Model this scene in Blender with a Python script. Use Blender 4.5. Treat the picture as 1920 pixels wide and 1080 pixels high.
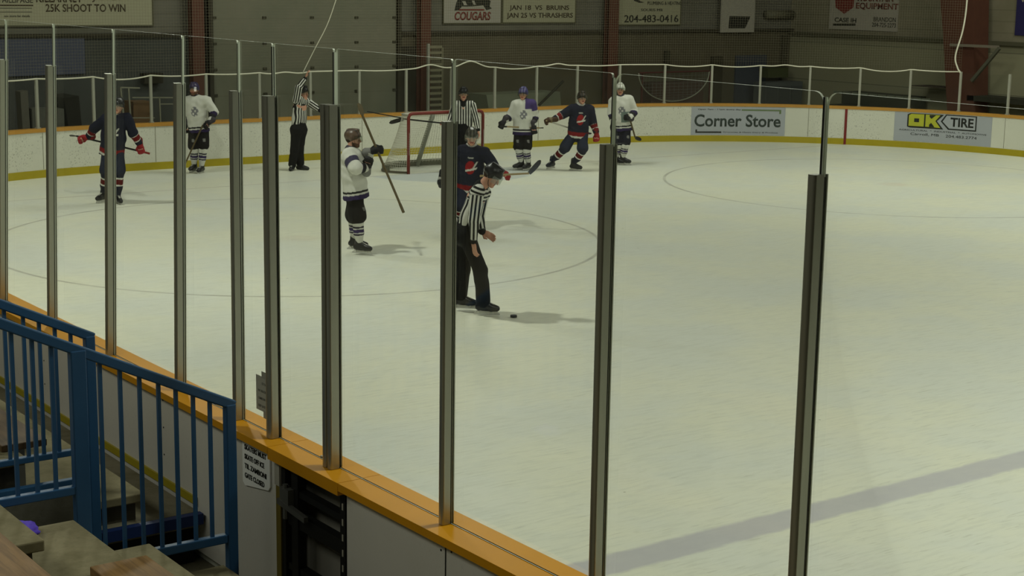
import bpy, bmesh, math, random
import numpy as np
from mathutils import Vector, Matrix

S = bpy.context.scene
for o in list(bpy.data.objects): bpy.data.objects.remove(o)
COL = S.collection
rnd = random.Random(7)

# ---------------------------------------------------------------- camera
CAM = np.array([-18.2967, -27.5153, 3.9254])
YAW, PITCH, ROLL, FPX = 0.62926, 0.19014, 0.015687, 3010.76
def cam_axes():
    f = np.array([math.sin(YAW)*math.cos(PITCH), math.cos(YAW)*math.cos(PITCH), -math.sin(PITCH)])
    r = np.cross(f, [0, 0, 1.]); r /= np.linalg.norm(r)
    u = np.cross(r, f)
    c, s = math.cos(ROLL), math.sin(ROLL)
    return f, c*r+s*u, -s*r+c*u
CF, CR, CU = cam_axes()
cd = bpy.data.cameras.new('camera'); cam = bpy.data.objects.new('camera', cd); COL.objects.link(cam)
cd.sensor_width = 36; cd.lens = FPX/1920*36; cd.clip_end = 300; cd.clip_start = .05
cam.matrix_world = Matrix(((CR[0], CU[0], -CF[0], CAM[0]), (CR[1], CU[1], -CF[1], CAM[1]), (CR[2], CU[2], -CF[2], CAM[2]), (0, 0, 0, 1)))
S.camera = cam

# ---------------------------------------------------------------- light
S.view_settings.view_transform = 'Standard'; S.view_settings.look = 'None'
S.view_settings.exposure = -0.40; S.view_settings.gamma = 1.0; S.view_settings.use_curve_mapping = False
w = bpy.data.worlds.new('hall_air'); S.world = w; w.use_nodes = True
w.node_tree.nodes['Background'].inputs[0].default_value = (1, 1.03, .75, 1)
w.node_tree.nodes['Background'].inputs[1].default_value = 0.02
LC = (0.965, 1.0, 0.86)
def area(name, loc, size, power, rot=(0, 0, 0), sy=None):
    l = bpy.data.lights.new(name, 'AREA'); l.energy = power; l.color = LC; l.shape = 'RECTANGLE'
    l.size = size; l.size_y = sy or size
    o = bpy.data.objects.new(name, l); COL.objects.link(o); o.location = loc; o.rotation_euler = rot
    return o
# high-bay lamps: the near ones throw the players' shadows
for x, y, p_ in ((-10.8, -21., 320), (-10.4, -9.0, 580), (-11.2, -.7, 400)):
    area('high_bay_lamp', (x, y, 8.6), .45, p_)
# soft fills added to even the ice; the square one is a softened lamp
for x, y, p_ in ((6, -24, 700), (6, -14, 370), (6, -5, 420), (13.5, -20, 150), (13.5, -8, 380), (-4, -25, 620), (0, -1, 420)):
    area('soft_fill_light', (x, y, 8.7), 3.0, p_, sy=9 if x else 3)
area('stand_fill_light', (-19.5, -16, 6.2), 2.0, 300, sy=14)  # unseen fill added over the stands to brighten the board backs

# ---------------------------------------------------------------- materials
def srgb(r, g, b):
    f = lambda c: (c/255/12.92) if c/255 <= .04045 else ((c/255+.055)/1.055)**2.4
    return (f(r), f(g), f(b), 1)
MATS = {}
class NT:
    def __init__(s, m): s.t = m.node_tree; s.n = s.t.nodes; s.l = s.t.links
    def new(s, k, **a):
        n = s.n.new(k)
        for q, v in a.items(): setattr(n, q, v)
        return n
    def val(s, sock, v):
        if hasattr(v, 'is_output'): s.l.new(v, sock)
        else: sock.default_value = v
    def m(s, op, a, b=0., c=None, clamp=False):
        n = s.new('ShaderNodeMath', operation=op); n.use_clamp = clamp
        s.val(n.inputs[0], a); s.val(n.inputs[1], b)
        if c is not None: s.val(n.inputs[2], c)
        return n.outputs[0]
    def mix(s, f, a, b, blend='MIX'):
        n = s.new('ShaderNodeMix', data_type='RGBA', blend_type=blend)
        s.val(n.inputs[0], f); s.val(n.inputs[6], a); s.val(n.inputs[7], b)
        return n.outputs[2]
    def noise(s, vec, scale, detail=3, rough=.5, out=0):
        n = s.new('ShaderNodeTexNoise'); n.inputs['Scale'].default_value = scale
        n.inputs['Detail'].default_value = detail; n.inputs['Roughness'].default_value = rough
        if vec is not None: s.l.new(vec, n.inputs['Vector'])
        return n.outputs[out]
    def ss(s, x, lo, hi):
        n = s.new('ShaderNodeMapRange', interpolation_type='SMOOTHSTEP')
        s.val(n.inputs[0], x); n.inputs[1].default_value = lo; n.inputs[2].default_value = hi
        return n.outputs[0]
    def mapping(s, vec, sc=(1, 1, 1), rot=(0, 0, 0), loc=(0, 0, 0)):
        n = s.new('ShaderNodeMapping'); s.l.new(vec, n.inputs[0])
        n.inputs['Scale'].default_value = sc; n.inputs['Rotation'].default_value = rot; n.inputs['Location'].default_value = loc
        return n.outputs[0]
def base_mat(name, col=(.5, .5, .5, 1), rough=.6, metal=0., spec=.3):
    m = bpy.data.materials.new(name); m.use_nodes = True
    b = m.node_tree.nodes['Principled BSDF']
    b.inputs['Base Color'].default_value = col; b.inputs['Roughness'].default_value = rough
    b.inputs['Metallic'].default_value = metal; b.inputs['Specular IOR Level'].default_value = spec
    return m, b, NT(m)
def mat(name, col, rough=.6, metal=0., spec=.3, var=.12, scale=6., stretch=(1, 1, 1), bump=0.):
    if name in MATS: return MATS[name]
    m, b, n = base_mat(name, col, rough, metal, spec)
    tc = n.new('ShaderNodeTexCoord').outputs['Object']
    v = n.mapping(tc, stretch)
    f = n.noise(v, scale, 4, .6)
    k = n.m('MULTIPLY_ADD', f, var*2, 1-var)
    n.l.new(n.mix(1., col, k, 'MULTIPLY'), b.inputs['Base Color'])
    if bump:
        bp = n.new('ShaderNodeBump'); bp.inputs['Strength'].default_value = bump; bp.inputs['Distance'].default_value = .01
        n.l.new(f, bp.inputs['Height']); n.l.new(bp.outputs[0], b.inputs['Normal'])
    MATS[name] = m
    return m

def ice_mat():
    m, b, n = base_mat('ice', (.8, .82, .78, 1), .38, 0, .25)
    tc = n.new('ShaderNodeTexCoord').outputs['Object']
    sx = n.new('ShaderNodeSeparateXYZ'); n.l.new(tc, sx.inputs[0]); X, Y = sx.outputs[0], sx.outputs[1]
    big = n.noise(tc, .45, 4, .6); med = n.noise(n.mapping(tc, (1, 2.2, 1), (0, 0, .9)), 2.2, 5, .65)
    c = n.mix(n.ss(big, .35, .65), srgb(220, 223, 211), srgb(228, 228, 206))
    c = n.mix(n.m('MULTIPLY', n.ss(med, .5, .75), .22), c, srgb(204, 209, 205))
    # skate cuts
    wv = n.noise(n.mapping(tc, (.35, 6, 1), (0, 0, .5)), 3.0, 6, .75)
    c = n.mix(n.m('MULTIPLY', n.ss(wv, .60, .72), .25), c, srgb(190, 194, 186))
    wv2 = n.noise(n.mapping(tc, (6, .4, 1), (0, 0, 1.3)), 2.3, 6, .75)
    c = n.mix(n.m('MULTIPLY', n.ss(wv2, .66, .76), .08), c, srgb(238, 238, 228))
    st_ = n.noise(n.mapping(tc, (1.2, 9, 1), (0, 0, .63)), 2.4, 5, .7)
    c = n.mix(n.m('MULTIPLY', n.ss(st_, .48, .62), .30), c, srgb(196, 198, 184))
    st2 = n.noise(n.mapping(tc, (2, 22, 1), (0, 0, .75)), 1.7, 4, .7)
    c = n.mix(n.m('MULTIPLY', n.ss(st2, .58, .66), .38), c, srgb(168, 168, 150))
    patch = n.m('MULTIPLY_ADD', n.noise(tc, 1.4, 3, .6), 1.2, .0, clamp=True)
    def circle(cx, cy, r, wd, st, col, c):
        dx = n.m('SUBTRACT', X, cx); dy = n.m('SUBTRACT', Y, cy)
        d = n.m('SQRT', n.m('ADD', n.m('MULTIPLY', dx, dx), n.m('MULTIPLY', dy, dy)))
        e = n.m('ABSOLUTE', n.m('SUBTRACT', d, r))
        k = n.m('SUBTRACT', 1., n.ss(e, wd*.5, wd*1.4))
        return n.mix(n.m('MULTIPLY', n.m('MULTIPLY', k, st), patch), c, col)
    dark = srgb(138, 133, 124)
    for cx in (-6.7, 6.7):
        c = circle(cx, -6.1, 4.57, .03, .8, dark, c)
        c = circle(cx, -6.1, .0, .28, .25, srgb(190, 150, 130), c)
    c = circle(6.7, -16.6, .0, .28, .15, srgb(190, 160, 140), c)
    # crease
    cr = n.m('SQRT', n.m('ADD', n.m('MULTIPLY', X, X), n.m('MULTIPLY', Y, Y)))
    k = n.m('MULTIPLY', n.m('SUBTRACT', 1., n.ss(cr, 1.7, 1.86)), n.m('LESS_THAN', Y, .0))
    c = n.mix(n.m('MULTIPLY', k, .55), c, srgb(172, 182, 190))
    # goal line
    k = n.m('SUBTRACT', 1., n.ss(n.m('ABSOLUTE', Y), .02, .05))
    c = n.mix(n.m('MULTIPLY', n.m('MULTIPLY', k, .6), patch), c, srgb(150, 130, 122))
    # blue line, worn
    yb = n.m('ADD', n.m('ABSOLUTE', n.m('ADD', Y, 19.49)), n.m('MULTIPLY', n.m('SUBTRACT', n.noise(tc, 3, 4, .7), .5), .10))
    k = n.m('SUBTRACT', 1., n.ss(yb, .125, .185))
    k = n.m('MULTIPLY', k, n.m('MULTIPLY_ADD', n.noise(tc, 5, 4, .7), .35, .68, clamp=True))
    c = n.mix(k, c, srgb(186, 184, 188))
    # specks
    vo = n.new('ShaderNodeTexVoronoi'); n.l.new(tc, vo.inputs['Vector']); vo.inputs['Scale'].default_value = 1.1
    k = n.m('LESS_THAN', vo.outputs['Distance'], .018)
    c = n.mix(n.m('MULTIPLY', k, .6), c, srgb(110, 110, 90))
    n.l.new(c, b.inputs['Base Color'])
    rg = n.m('MULTIPLY_ADD', med, .25, .3); n.l.new(rg, b.inputs['Roughness'])
    return m
def board_mat(name, col, marks=.5):
    m, b, n = base_mat(name, col, .35, 0, .3)
    tc = n.new('ShaderNodeTexCoord').outputs['Object']
    f = n.noise(n.mapping(tc, (1, 1, .8)), 34, 3, .7)
    g = n.noise(tc, 1.3, 3, .6)
    c = n.mix(n.m('MULTIPLY', n.ss(g, .4, .7), .25), col, (col[0]*.85, col[1]*.86, col[2]*.8, 1))
    c = n.mix(n.m('MULTIPLY', n.ss(f, .575, .65), n.m('MULTIPLY', n.ss(n.noise(tc, 1.1, 3, .6, ), .36, .56), marks)), c, (.06, .06, .05, 1))
    n.l.new(c, b.inputs['Base Color'])
    return m
def glass_mat():
    m = bpy.data.materials.new('rink_glass'); m.use_nodes = True; n = NT(m)
    for x in list(n.n): n.n.remove(x)
    out = n.new('ShaderNodeOutputMaterial'); tr = n.new('ShaderNodeBsdfTransparent'); gl = n.new('ShaderNodeBsdfGlossy')
    tr.inputs[0].default_value = (.965, .975, .965, 1); gl.inputs['Roughness'].default_value = .05
    gl.inputs[0].default_value = (.8, .8, .8, 1)
    fr = n.new('ShaderNodeFresnel'); fr.inputs[0].default_value = 1.45
    mx = n.new('ShaderNodeMixShader'); n.l.new(n.m('MULTIPLY', fr.outputs[0], .15), mx.inputs[0])
    n.l.new(tr.outputs[0], mx.inputs[1]); n.l.new(gl.outputs[0], mx.inputs[2]); n.l.new(mx.outputs[0], out.inputs[0])
    return m
def wood_mat(name, a, b_, sc=1.0):
    m, b, n = base_mat(name, a, .6, 0, .25)
    tc = n.new('ShaderNodeTexCoord').outputs['Object']
    v = n.mapping(tc, (14*sc, 1.2*sc, 14*sc))
    f = n.noise(v, 1.6, 6, .7); g = n.noise(n.mapping(tc, (60, 3, 60)), 1.5, 3, .6)
    c = n.mix(n.ss(f, .35, .65), a, b_); c = n.mix(n.m('MULTIPLY', n.ss(g, .5, .7), .4), c, (a[0]*.4, a[1]*.4, a[2]*.4, 1))
    n.l.new(c, b.inputs['Base Color'])
    return m
def concrete_mat(name, col):
    m, b, n = base_mat(name, col, .85, 0, .15)
    tc = n.new('ShaderNodeTexCoord').outputs['Object']
    f = n.noise(tc, 2.2, 6, .7); g = n.noise(tc, 30, 4, .7)
    c = n.mix(n.ss(f, .35, .7), col, (col[0]*.62, col[1]*.62, col[2]*.56, 1))
    c = n.mix(n.m('MULTIPLY', n.ss(g, .55, .7), .3), c, (col[0]*.5, col[1]*.5, col[2]*.5, 1))
    n.l.new(c, b.inputs['Base Color'])
    return m
def metal_wall_mat(name, col, period=.3, dark=.75):
    m, b, n = base_mat(name, col, .6, 0, .2)
    tc = n.new('ShaderNodeTexCoord').outputs['Object']
    sx = n.new('ShaderNodeSeparateXYZ'); n.l.new(tc, sx.inputs[0])
    k = n.m('FRACT', n.m('DIVIDE', sx.outputs[2], period)); k = n.m('LESS_THAN', k, .12)
    f = n.noise(tc, .8, 4, .6)
    c = n.mix(n.ss(f, .3, .7), col, (col[0]*.8, col[1]*.8, col[2]*.76, 1))
    c = n.mix(n.m('MULTIPLY', k, 1-dark), c, (col[0]*.4, col[1]*.4, col[2]*.35, 1))
    n.l.new(c, b.inputs['Base Color'])
    return m
M_ICE = ice_mat()
M_BOARD = board_mat('board_white', srgb(214, 214, 200), .55)
M_BACK = board_mat('board_back_grey', srgb(214, 210, 200), .06)
M_CAP = mat('cap_orange_yellow', srgb(214, 148, 12), .4, var=.10, scale=3)
M_CAPF = mat('cap_far_ochre', srgb(186, 136, 58), .45, var=.12, scale=2)
M_KICK = mat('kick_yellow', srgb(168, 152, 30), .4, var=.15, scale=3)
M_GLASS = glass_mat()
M_GEDGE = mat('glass_edge', srgb(214, 222, 204), .3, spec=.5, var=.05)
M_ALU = mat('aluminium', srgb(176, 176, 164), .32, metal=.8, var=.10, scale=2, stretch=(20, 20, 1))
M_ALUD = mat('aluminium_groove', srgb(70, 70, 62), .45, metal=.7)
M_GASK = mat('black_rubber', srgb(22, 22, 18), .6)
M_BLUE = mat('rail_blue_paint', srgb(42, 84, 124), .38, spec=.45, var=.12, scale=5)
M_BLUED = mat('stringer_blue_paint', srgb(26, 46, 96), .5, var=.15, scale=5)
M_CONC = concrete_mat('concrete_step', srgb(138, 130, 102))
M_CONCD = concrete_mat('concrete_floor', srgb(136, 130, 108))
M_WOOD = wood_mat('bench_wood', srgb(140, 108, 66), srgb(116, 88, 52))
M_WOODD = wood_mat('bench_wood_dark', srgb(100, 78, 52), srgb(84, 64, 42))
M_RUST = mat('red_oxide_steel', srgb(92, 58, 44), .7, var=.2, scale=4)
M_BLK = mat('black_steel', srgb(26, 26, 24), .5, var=.2)
M_GREYM = mat('grey_steel', srgb(110, 110, 104), .45, metal=.5)
M_WHT = mat('white_sign', srgb(168, 164, 150), .6, var=.05)
M_WHT2 = mat('cream_sign', srgb(162, 160, 132), .6, var=.05)
M_TXT = mat('dark_lettering', srgb(40, 40, 32), .7, var=.02)
M_TXTR = mat('red_lettering', srgb(122, 54, 46), .7, var=.02)

# ---------------------------------------------------------------- helpers
def link(name, me, m=None, parent=None, loc=(0, 0, 0)):
    o = bpy.data.objects.new(name, me); COL.objects.link(o)
    if m is not None:
        for q in (m if isinstance(m, (list, tuple)) else [m]): me.materials.append(q)
    if parent: o.parent = parent
    o.location = loc
    return o
def tag(o, label=None, cat=None, group=None, kind=None):
    if label: o['label'] = label
    if cat: o['category'] = cat
    if group: o['group'] = group
    if kind: o['kind'] = kind
    return o
def empty(name, loc=(0, 0, 0), label=None, cat=None, group=None, kind=None):
    o = bpy.data.objects.new(name, None); COL.objects.link(o); o.location = loc
    o.empty_display_size = .1
    return tag(o, label, cat, group, kind)
class MB:
    def __init__(s, org=(0, 0, 0)): s.v = []; s.f = []; s.mi = []; s.o = Vector(org); s.cur = 0
    def box(s, x0, x1, y0, y1, z0, z1):
        b = len(s.v)
        for x in (x0, x1):
            for y in (y0, y1):
                for z in (z0, z1): s.v.append(Vector((x, y, z))-s.o)
        for q in ((0, 1, 3, 2), (4, 6, 7, 5), (0, 4, 5, 1), (2, 3, 7, 6), (0, 2, 6, 4), (1, 5, 7, 3)):
            s.f.append([b+i for i in q]); s.mi.append(s.cur)
        return s
    def beam(s, a, b, wd, ht, up=(0, 0, 1)):
        a = Vector(a); b = Vector(b); d = (b-a).normalized(); u = Vector(up)
        r = d.cross(u)
        if r.length < 1e-4: r = d.cross(Vector((1, 0, 0)))
        r.normalize(); u = r.cross(d); k = len(s.v)
        for p in (a, b):
            for i, j in ((-1, -1), (1, -1), (1, 1), (-1, 1)): s.v.append(p+r*(i*wd/2)+u*(j*ht/2)-s.o)
        for i in range(4): s.f.append([k+i, k+(i+1) % 4, k+4+(i+1) % 4, k+4+i]); s.mi.append(s.cur)
        s.f.append([k+3, k+2, k+1, k]); s.f.append([k+4, k+5, k+6, k+7]); s.mi += [s.cur]*2
        return s
    def tube(s, pts, r, n=8, cap=True):
        pts = [Vector(p) for p in pts]; rs = r if isinstance(r, (list, tuple)) else [r]*len(pts); k = len(s.v)
        pu = None
        for i, p in enumerate(pts):
            d = (pts[min(i+1, len(pts)-1)]-pts[max(i-1, 0)]).normalized()
            if pu is None:
                pu = d.cross(Vector((0, 0, 1)))
                if pu.length < 1e-3: pu = d.cross(Vector((1, 0, 0)))
            pu = (pu-d*pu.dot(d)).normalized(); q = d.cross(pu)
            for j in range(n):
                a = 2*math.pi*j/n; s.v.append(p+(pu*math.cos(a)+q*math.sin(a))*rs[i]-s.o)
        for i in range(len(pts)-1):
            for j in range(n):
                s.f.append([k+i*n+j, k+i*n+(j+1) % n, k+(i+1)*n+(j+1) % n, k+(i+1)*n+j]); s.mi.append(s.cur)
        if cap:
            s.f.append([k+j for j in range(n)][::-1]); s.f.append([k+(len(pts)-1)*n+j for j in range(n)]); s.mi += [s.cur]*2
        return s
    def prism(s, poly, ax, a, b):     # polygon in the two other axes, extruded along axis ax
        k = len(s.v); n = len(poly)
        for t in (a, b):
            for p in poly:
                q = list(p); q.insert(ax, t); s.v.append(Vector(q)-s.o)
        s.f.append([k+i for i in range(n)][::-1]); s.f.append([k+n+i for i in range(n)]); s.mi += [s.cur]*2
        for i in range(n): s.f.append([k+i, k+(i+1) % n, k+n+(i+1) % n, k+n+i]); s.mi.append(s.cur)
        return s
    def sweep(s, path, prof, closed=True):   # path: (x,y,nx,ny); prof: (offset, z)
        k = len(s.v); n = len(prof)
        for x, y, nx, ny in path:
            for o_, z in prof: s.v.append(Vector((x+nx*o_, y+ny*o_, z))-s.o)
        for i in range(len(path)-1):
            for j in range(n): s.f.append([k+i*n+j, k+i*n+(j+1) % n, k+(i+1)*n+(j+1) % n, k+(i+1)*n+j]); s.mi.append(s.cur)
        s.f.append([k+j for j in range(n)]); s.f.append([k+(len(path)-1)*n+j for j in range(n)][::-1]); s.mi += [s.cur]*2
        return s
    def build(s, name, m=None, parent=None, smooth=False, bevel=0., fix=True):
        me = bpy.data.meshes.new(name); me.from_pydata([tuple(v) for v in s.v], [], s.f)
        o = link(name, me, m, parent)
        if not parent: o.location = s.o
        if fix:
            bm = bmesh.new(); bm.from_mesh(me); bmesh.ops.recalc_face_normals(bm, faces=bm.faces); bm.to_mesh(me); bm.free()
        if len(me.materials) > 1:
            for i, p in enumerate(me.polygons): p.material_index = s.mi[i]
        if smooth:
            for p in me.polygons: p.use_smooth = True
        if bevel:
            b = o.modifiers.new('bevel', 'BEVEL'); b.width = bevel; b.segments = 2; b.limit_method = 'ANGLE'
        return o
def ray(px, py):
    return CF+(px-960)/FPX*CR-(py-540)/FPX*CU
def at(px, py, ax, v):                # where the sight line meets a plane of the building
    d = ray(px, py); t = (v-CAM[ax])/d[ax]; return Vector(CAM+d*t)
def text(name, body, w_, h_, origin, xdir, ydir, m, parent=None, shear=0., depth=.004, spacing=1., bold=0.):
    cu = bpy.data.curves.new(name, 'FONT'); cu.body = body; cu.size = 1; cu.extrude = 0; cu.shear = shear
    cu.space_character = spacing; cu.align_x = 'LEFT'; cu.offset = bold; cu.resolution_u = 3
    t = bpy.data.objects.new('tmp', cu); COL.objects.link(t)
    bpy.context.view_layer.update()
    me = bpy.data.meshes.new_from_object(t.evaluated_get(bpy.context.evaluated_depsgraph_get()))
    bpy.data.objects.remove(t)
    co = np.array([v.co[:] for v in me.vertices])
    mn, mx = co.min(0), co.max(0); sx = w_/(mx[0]-mn[0]); sy = h_/(mx[1]-mn[1])
    xd = Vector(xdir).normalized(); yd = Vector(ydir).normalized(); zd = xd.cross(yd)
    og = Vector(origin)
    for v in me.vertices:
        v.co = og+xd*((v.co.x-mn[0])*sx)+yd*((v.co.y-mn[1])*sy)
    bm = bmesh.new(); bm.from_mesh(me)
    r = bmesh.ops.extrude_face_region(bm, geom=bm.faces[:])
    for e in r['geom']:
        if isinstance(e, bmesh.types.BMVert): e.co += zd*depth
    bmesh.ops.recalc_face_normals(bm, faces=bm.faces); bm.to_mesh(me); bm.free()
    me.name = name
    return link(name, me, m, parent)

# ================================================================= SETTING
ICE_W, END_Y, RAD = 13.6, 3.1, 8.0
CX, CY = 5.6, -4.9
def path(s, off=0.):
    q = math.pi/2*RAD
    if s < 0:
        if s > -q:
            a = -s/RAD; return (-CX-(RAD+off)*math.sin(a), CY+(RAD+off)*math.cos(a))
        return (-ICE_W-off, CY+(s+q))
    if s < 2*CX: return (-CX+s, END_Y+off)
    s -= 2*CX
    if s < q:
        a = s/RAD; return (CX+(RAD+off)*math.sin(a), CY+(RAD+off)*math.cos(a))
    return (ICE_W+off, CY-(s-q))
def pathn(s):
    a = path(s); b = path(s, 1.); return (a[0], a[1], b[0]-a[0], b[1]-a[1])

# ice sheet, hall floor
o = MB().box(-13.75, 13.7, -34, 3.25, -.08, 0).build('ice_sheet', M_ICE); tag(o, kind='structure')
bmf = MB(); bmf.box(-24, 20, -36, 10, -.3, -.085); o = bmf.build('floor', M_CONCD); tag(o, kind='structure')
# walkway slabs behind the boards (raised level of the hall floor around the rink)
o = MB().box(-18, 18, 3.3, 8, -.084, .0).build('floor_end_walkway', M_CONCD); tag(o, kind='structure')
M_WUP = metal_wall_mat('upper_wall_metal', srgb(112, 110, 98), .30)
M_WLO = metal_wall_mat('lower_wall_board', srgb(94, 88, 70), .42, .9)
M_WLEFT = metal_wall_mat('lower_wall_slate', srgb(78, 80, 76), .42, .9)
M_DARKW = concrete_mat('dark_wall', srgb(80, 78, 64))
YW, XW = 7.5, 17.5
mb = MB(); mb.box(-24, XW, YW, YW+.3, 2.56, 9.3); o = mb.build('wall_end', M_WUP); tag(o, kind='structure')
o = MB().box(-1.75, XW, YW-.06, YW+.3, -.1, 2.56).build('wall_end_lower', M_WLO); tag(o, kind='structure')
o = MB().box(-24, -1.75, YW-.06, YW+.3, -.1, 2.56).build('wall_end_left', M_WLEFT); tag(o, kind='structure')
o = MB().box(-1.75, XW, YW-.16, YW-.061, 2.5, 2.58).build('trim_1', mat('ledge_dark', srgb(58, 54, 40), .8)); tag(o, kind='structure')
o = MB().box(-24, -1.75, YW-.16, YW-.061, 2.5, 2.58).build('trim_2', mat('ledge_dark', srgb(58, 54, 40), .8)); tag(o, kind='structure')
mb = MB(); mb.box(XW, XW+.3, -36, YW+.3, 2.46, 9.3); o = mb.build('wall_right', metal_wall_mat('side_wall_metal', srgb(140, 134, 112), .30)); tag(o, kind='structure')
def block_mat():
    m, b, n = base_mat('painted_block', srgb(150, 150, 124), .75, 0, .15)
    tc = n.new('ShaderNodeTexCoord').outputs['Object']
    br = n.new('ShaderNodeTexBrick'); n.l.new(n.mapping(tc, (1, 1, 1), (math.pi/2, 0, math.pi/2)), br.inputs[0])
    br.inputs['Color1'].default_value = srgb(150, 146, 116); br.inputs['Color2'].default_value = srgb(140, 138, 112)
    br.inputs['Mortar'].default_value = srgb(112, 110, 90); br.inputs['Scale'].default_value = 1
    br.inputs['Brick Width'].default_value = 1.1; br.inputs['Row Height'].default_value = .55; br.inputs['Mortar Size'].default_value = .012
    n.l.new(br.outputs[0], b.inputs['Base Color'])
    return m
M_BLOCK = block_mat()
o = MB().box(XW-.08, XW+.3, -36, YW+.3, -.1, 2.46).build('wall_right_lower', M_BLOCK); tag(o, kind='structure')
o = MB().box(XW-.2, XW-.081, -36, YW-.17, 2.40, 2.50).build('trim_3', mat('ledge_dark2', srgb(84, 82, 62), .8)); tag(o, kind='structure')
M_SHELL = mat('hall_shell', srgb(92, 90, 80), .8)
o = MB().box(-24.3, -24, -36, 10, -.1, 9.3).build('wall_left', M_SHELL); tag(o, kind='structure')
o = MB().box(-24, XW, -36.3, -36, -.1, 9.3).build('wall_back', M_SHELL); tag(o, kind='structure')
o = MB().box(-24.3, XW+.3, -36.3, 10, 9.3, 9.5).build('ceiling', M_SHELL); tag(o, kind='structure')

# ================================================================= BOARDS
def run(s0, s1, st=.25):
    n = max(2, int(abs(s1-s0)/st)); return [pathn(s0+(s1-s0)*i/n) for i in range(n+1)]
Q = math.pi/2*RAD
HB = .95
far = empty('rink_boards', (0, END_Y, 0), 'white curved end and far side dasher boards with ochre top rail and yellow kick strip', 'boards')
def far_part(name, m, s0, s1, prof, kind=None, label=None):
    mb = MB(); mb.sweep(run(s0, s1), prof); o = mb.build(name, m, far)
    for v in o.data.vertices: v.co -= Vector((0, END_Y, 0))
    if label: o['label'] = label
    return o
far_part('board_panel', M_BOARD, -Q+.3, 2*CX+Q+16, [(0, .15), (.10, .15), (.10, HB-.07), (0, HB-.07)])
far_part('cap_rail', M_CAPF, -Q+.3, 2*CX+Q+16, [(-.02, HB-.07), (.15, HB-.07), (.15, HB), (-.02, HB)])
far_part('kick_strip', M_KICK, -Q+.3, 2*CX+Q+16, [(-.012, 0), (.10, 0), (.10, .15), (-.012, .15)])
SGL = 2*CX+(math.pi/2-math.asin((0-CY)/RAD))*RAD        # where the goal line climbs the boards
far_part('goal_line_stripe', mat('stripe_red', srgb(120, 36, 36), .5), SGL-.03, SGL+.03, [(-.016, .0), (0, .0), (0, HB-.07), (-.016, HB-.07)], label='dark red goal line stripe on the boards')
mb = MB()
for k in range(-3, 20):
    s = 22.43-2.428*k
    if s < -Q+1: continue
    mb = MB((0, END_Y, 0)); mb.sweep(run(s-.006, s+.006, .004), [(-.003, .16), (0, .16), (0, HB-.08), (-.003, HB-.08)])
    mb.build('panel_seam', mat('seam_grey', srgb(140, 138, 120), .6), far)

def cap_near(y0, y1, parent, org, lip=0):
    mb = MB(org); mb.box(-13.70, -13.57, y0, y1, 1.0, 1.05); mb.build('cap_rail', M_CAP, parent)
    mb = MB(org); mb.box(-13.86, -13.705, y0, y1, 1.0-lip, 1.047); o = mb.build('cap_rail_outer', M_CAP, parent)
def near_boards(y0, y1, label, seams):
    t = empty('rink_boards', (-13.7, (y0+y1)/2, 0), label, 'boards'); og = t.location[:]
    MB(og).box(-13.80, -13.76, y0, y1, .0, 1.0).build('outer_panel', M_BACK, t)
    MB(og).box(-13.64, -13.60, y0, y1, .0, 1.0).build('inner_panel', M_BOARD, t)
    cap_near(y0, y1, t, og)
    if seams and len(seams) > 3: MB(og).box(-13.815, -13.80, -17.7, y1, .33, .385).build('kick_strip', M_KICK, t)
    for y in seams:
        MB(og).box(-13.803, -13.799, y-.004, y+.004, .42, 1.0).build('panel_seam', M_GASK, t)
        for z in (.55, .75, .95):
            MB(og).box(-13.803, -13.799, y-.06, y-.05, z, z+.01).build('screw', M_GASK, t); MB(og).box(-13.803, -13.799, y+.04, y+.05, z-.02, z-.01).build('screw', M_GASK, t)
    return t
near_boards(-18.86, -5.2, 'grey-backed near boards with orange-yellow top running behind the blue railings', [-17.1, -15.9, -14.7, -13.5, -12.3])
near_boards(-34, -19.74, 'plain grey-backed near boards with orange-yellow top right of the open gate', [-20.78, -21.9])
# gate
g = empty('rink_gate', (-13.7, -19.3, 0), 'open-framed black steel rink gate under a yellow top rail, between the glass posts', 'gate'); og = g.location[:]
cap_near(-19.735, -18.865, g, og, .03)
mb = MB(og)
mb.box(-13.80, -13.74, -19.72, -19.66, .02, 1.0); mb.box(-13.80, -13.74, -19.14, -19.06, .02, 1.0)
mb.box(-13.80, -13.70, -18.98, -18.93, .02, .92)
for z, h in ((.97, .05), (.80, .04), (.62, .09), (.30, .04), (.05, .06)): mb.box(-13.79, -13.73, -19.66, -19.0, z-h/2, z+h/2)
mb.build('gate_frame', M_BLK, g)
MB(og).box(-13.64, -13.61, -19.73, -18.87, .02, 1.0).build('gate_panel', mat('gate_panel', srgb(150, 146, 134), .6, scale=3, var=.2), g)
MB(og).box(-13.81, -13.66, -18.935, -18.875, .02, .80).build('jamb_strip', mat('jamb_yellow', srgb(112, 98, 40), .6), g)
MB(og).box(-13.815, -13.68, -18.93, -18.868, .80, .995).build('jamb_plate', M_WHT, g)
mb = MB(og); mb.box(-13.84, -13.78, -19.09, -18.98, .70, .82); mb.beam((-13.83, -18.95, .72), (-13.83, -19.3, .69), .03, .035)
mb.tube([(-13.82, -19.02, .84), (-13.82, -19.02, .62)], .018); mb.build('latch', M_GREYM, g)
for i in range(9): MB(og).box(-13.803, -13.80, -19.70, -19.685, .1+i*.095, .14+i*.095).build('white_mark', M_WHT, g)
# small white scuff block on the gate rail
tag(MB((-13.67, -19.26, 1.05)).box(-13.69, -13.65, -19.29, -19.23, 1.05, 1.058).build('tape_scrap', M_WHT), 'small white scrap of tape on the yellow gate rail', 'tape')

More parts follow.
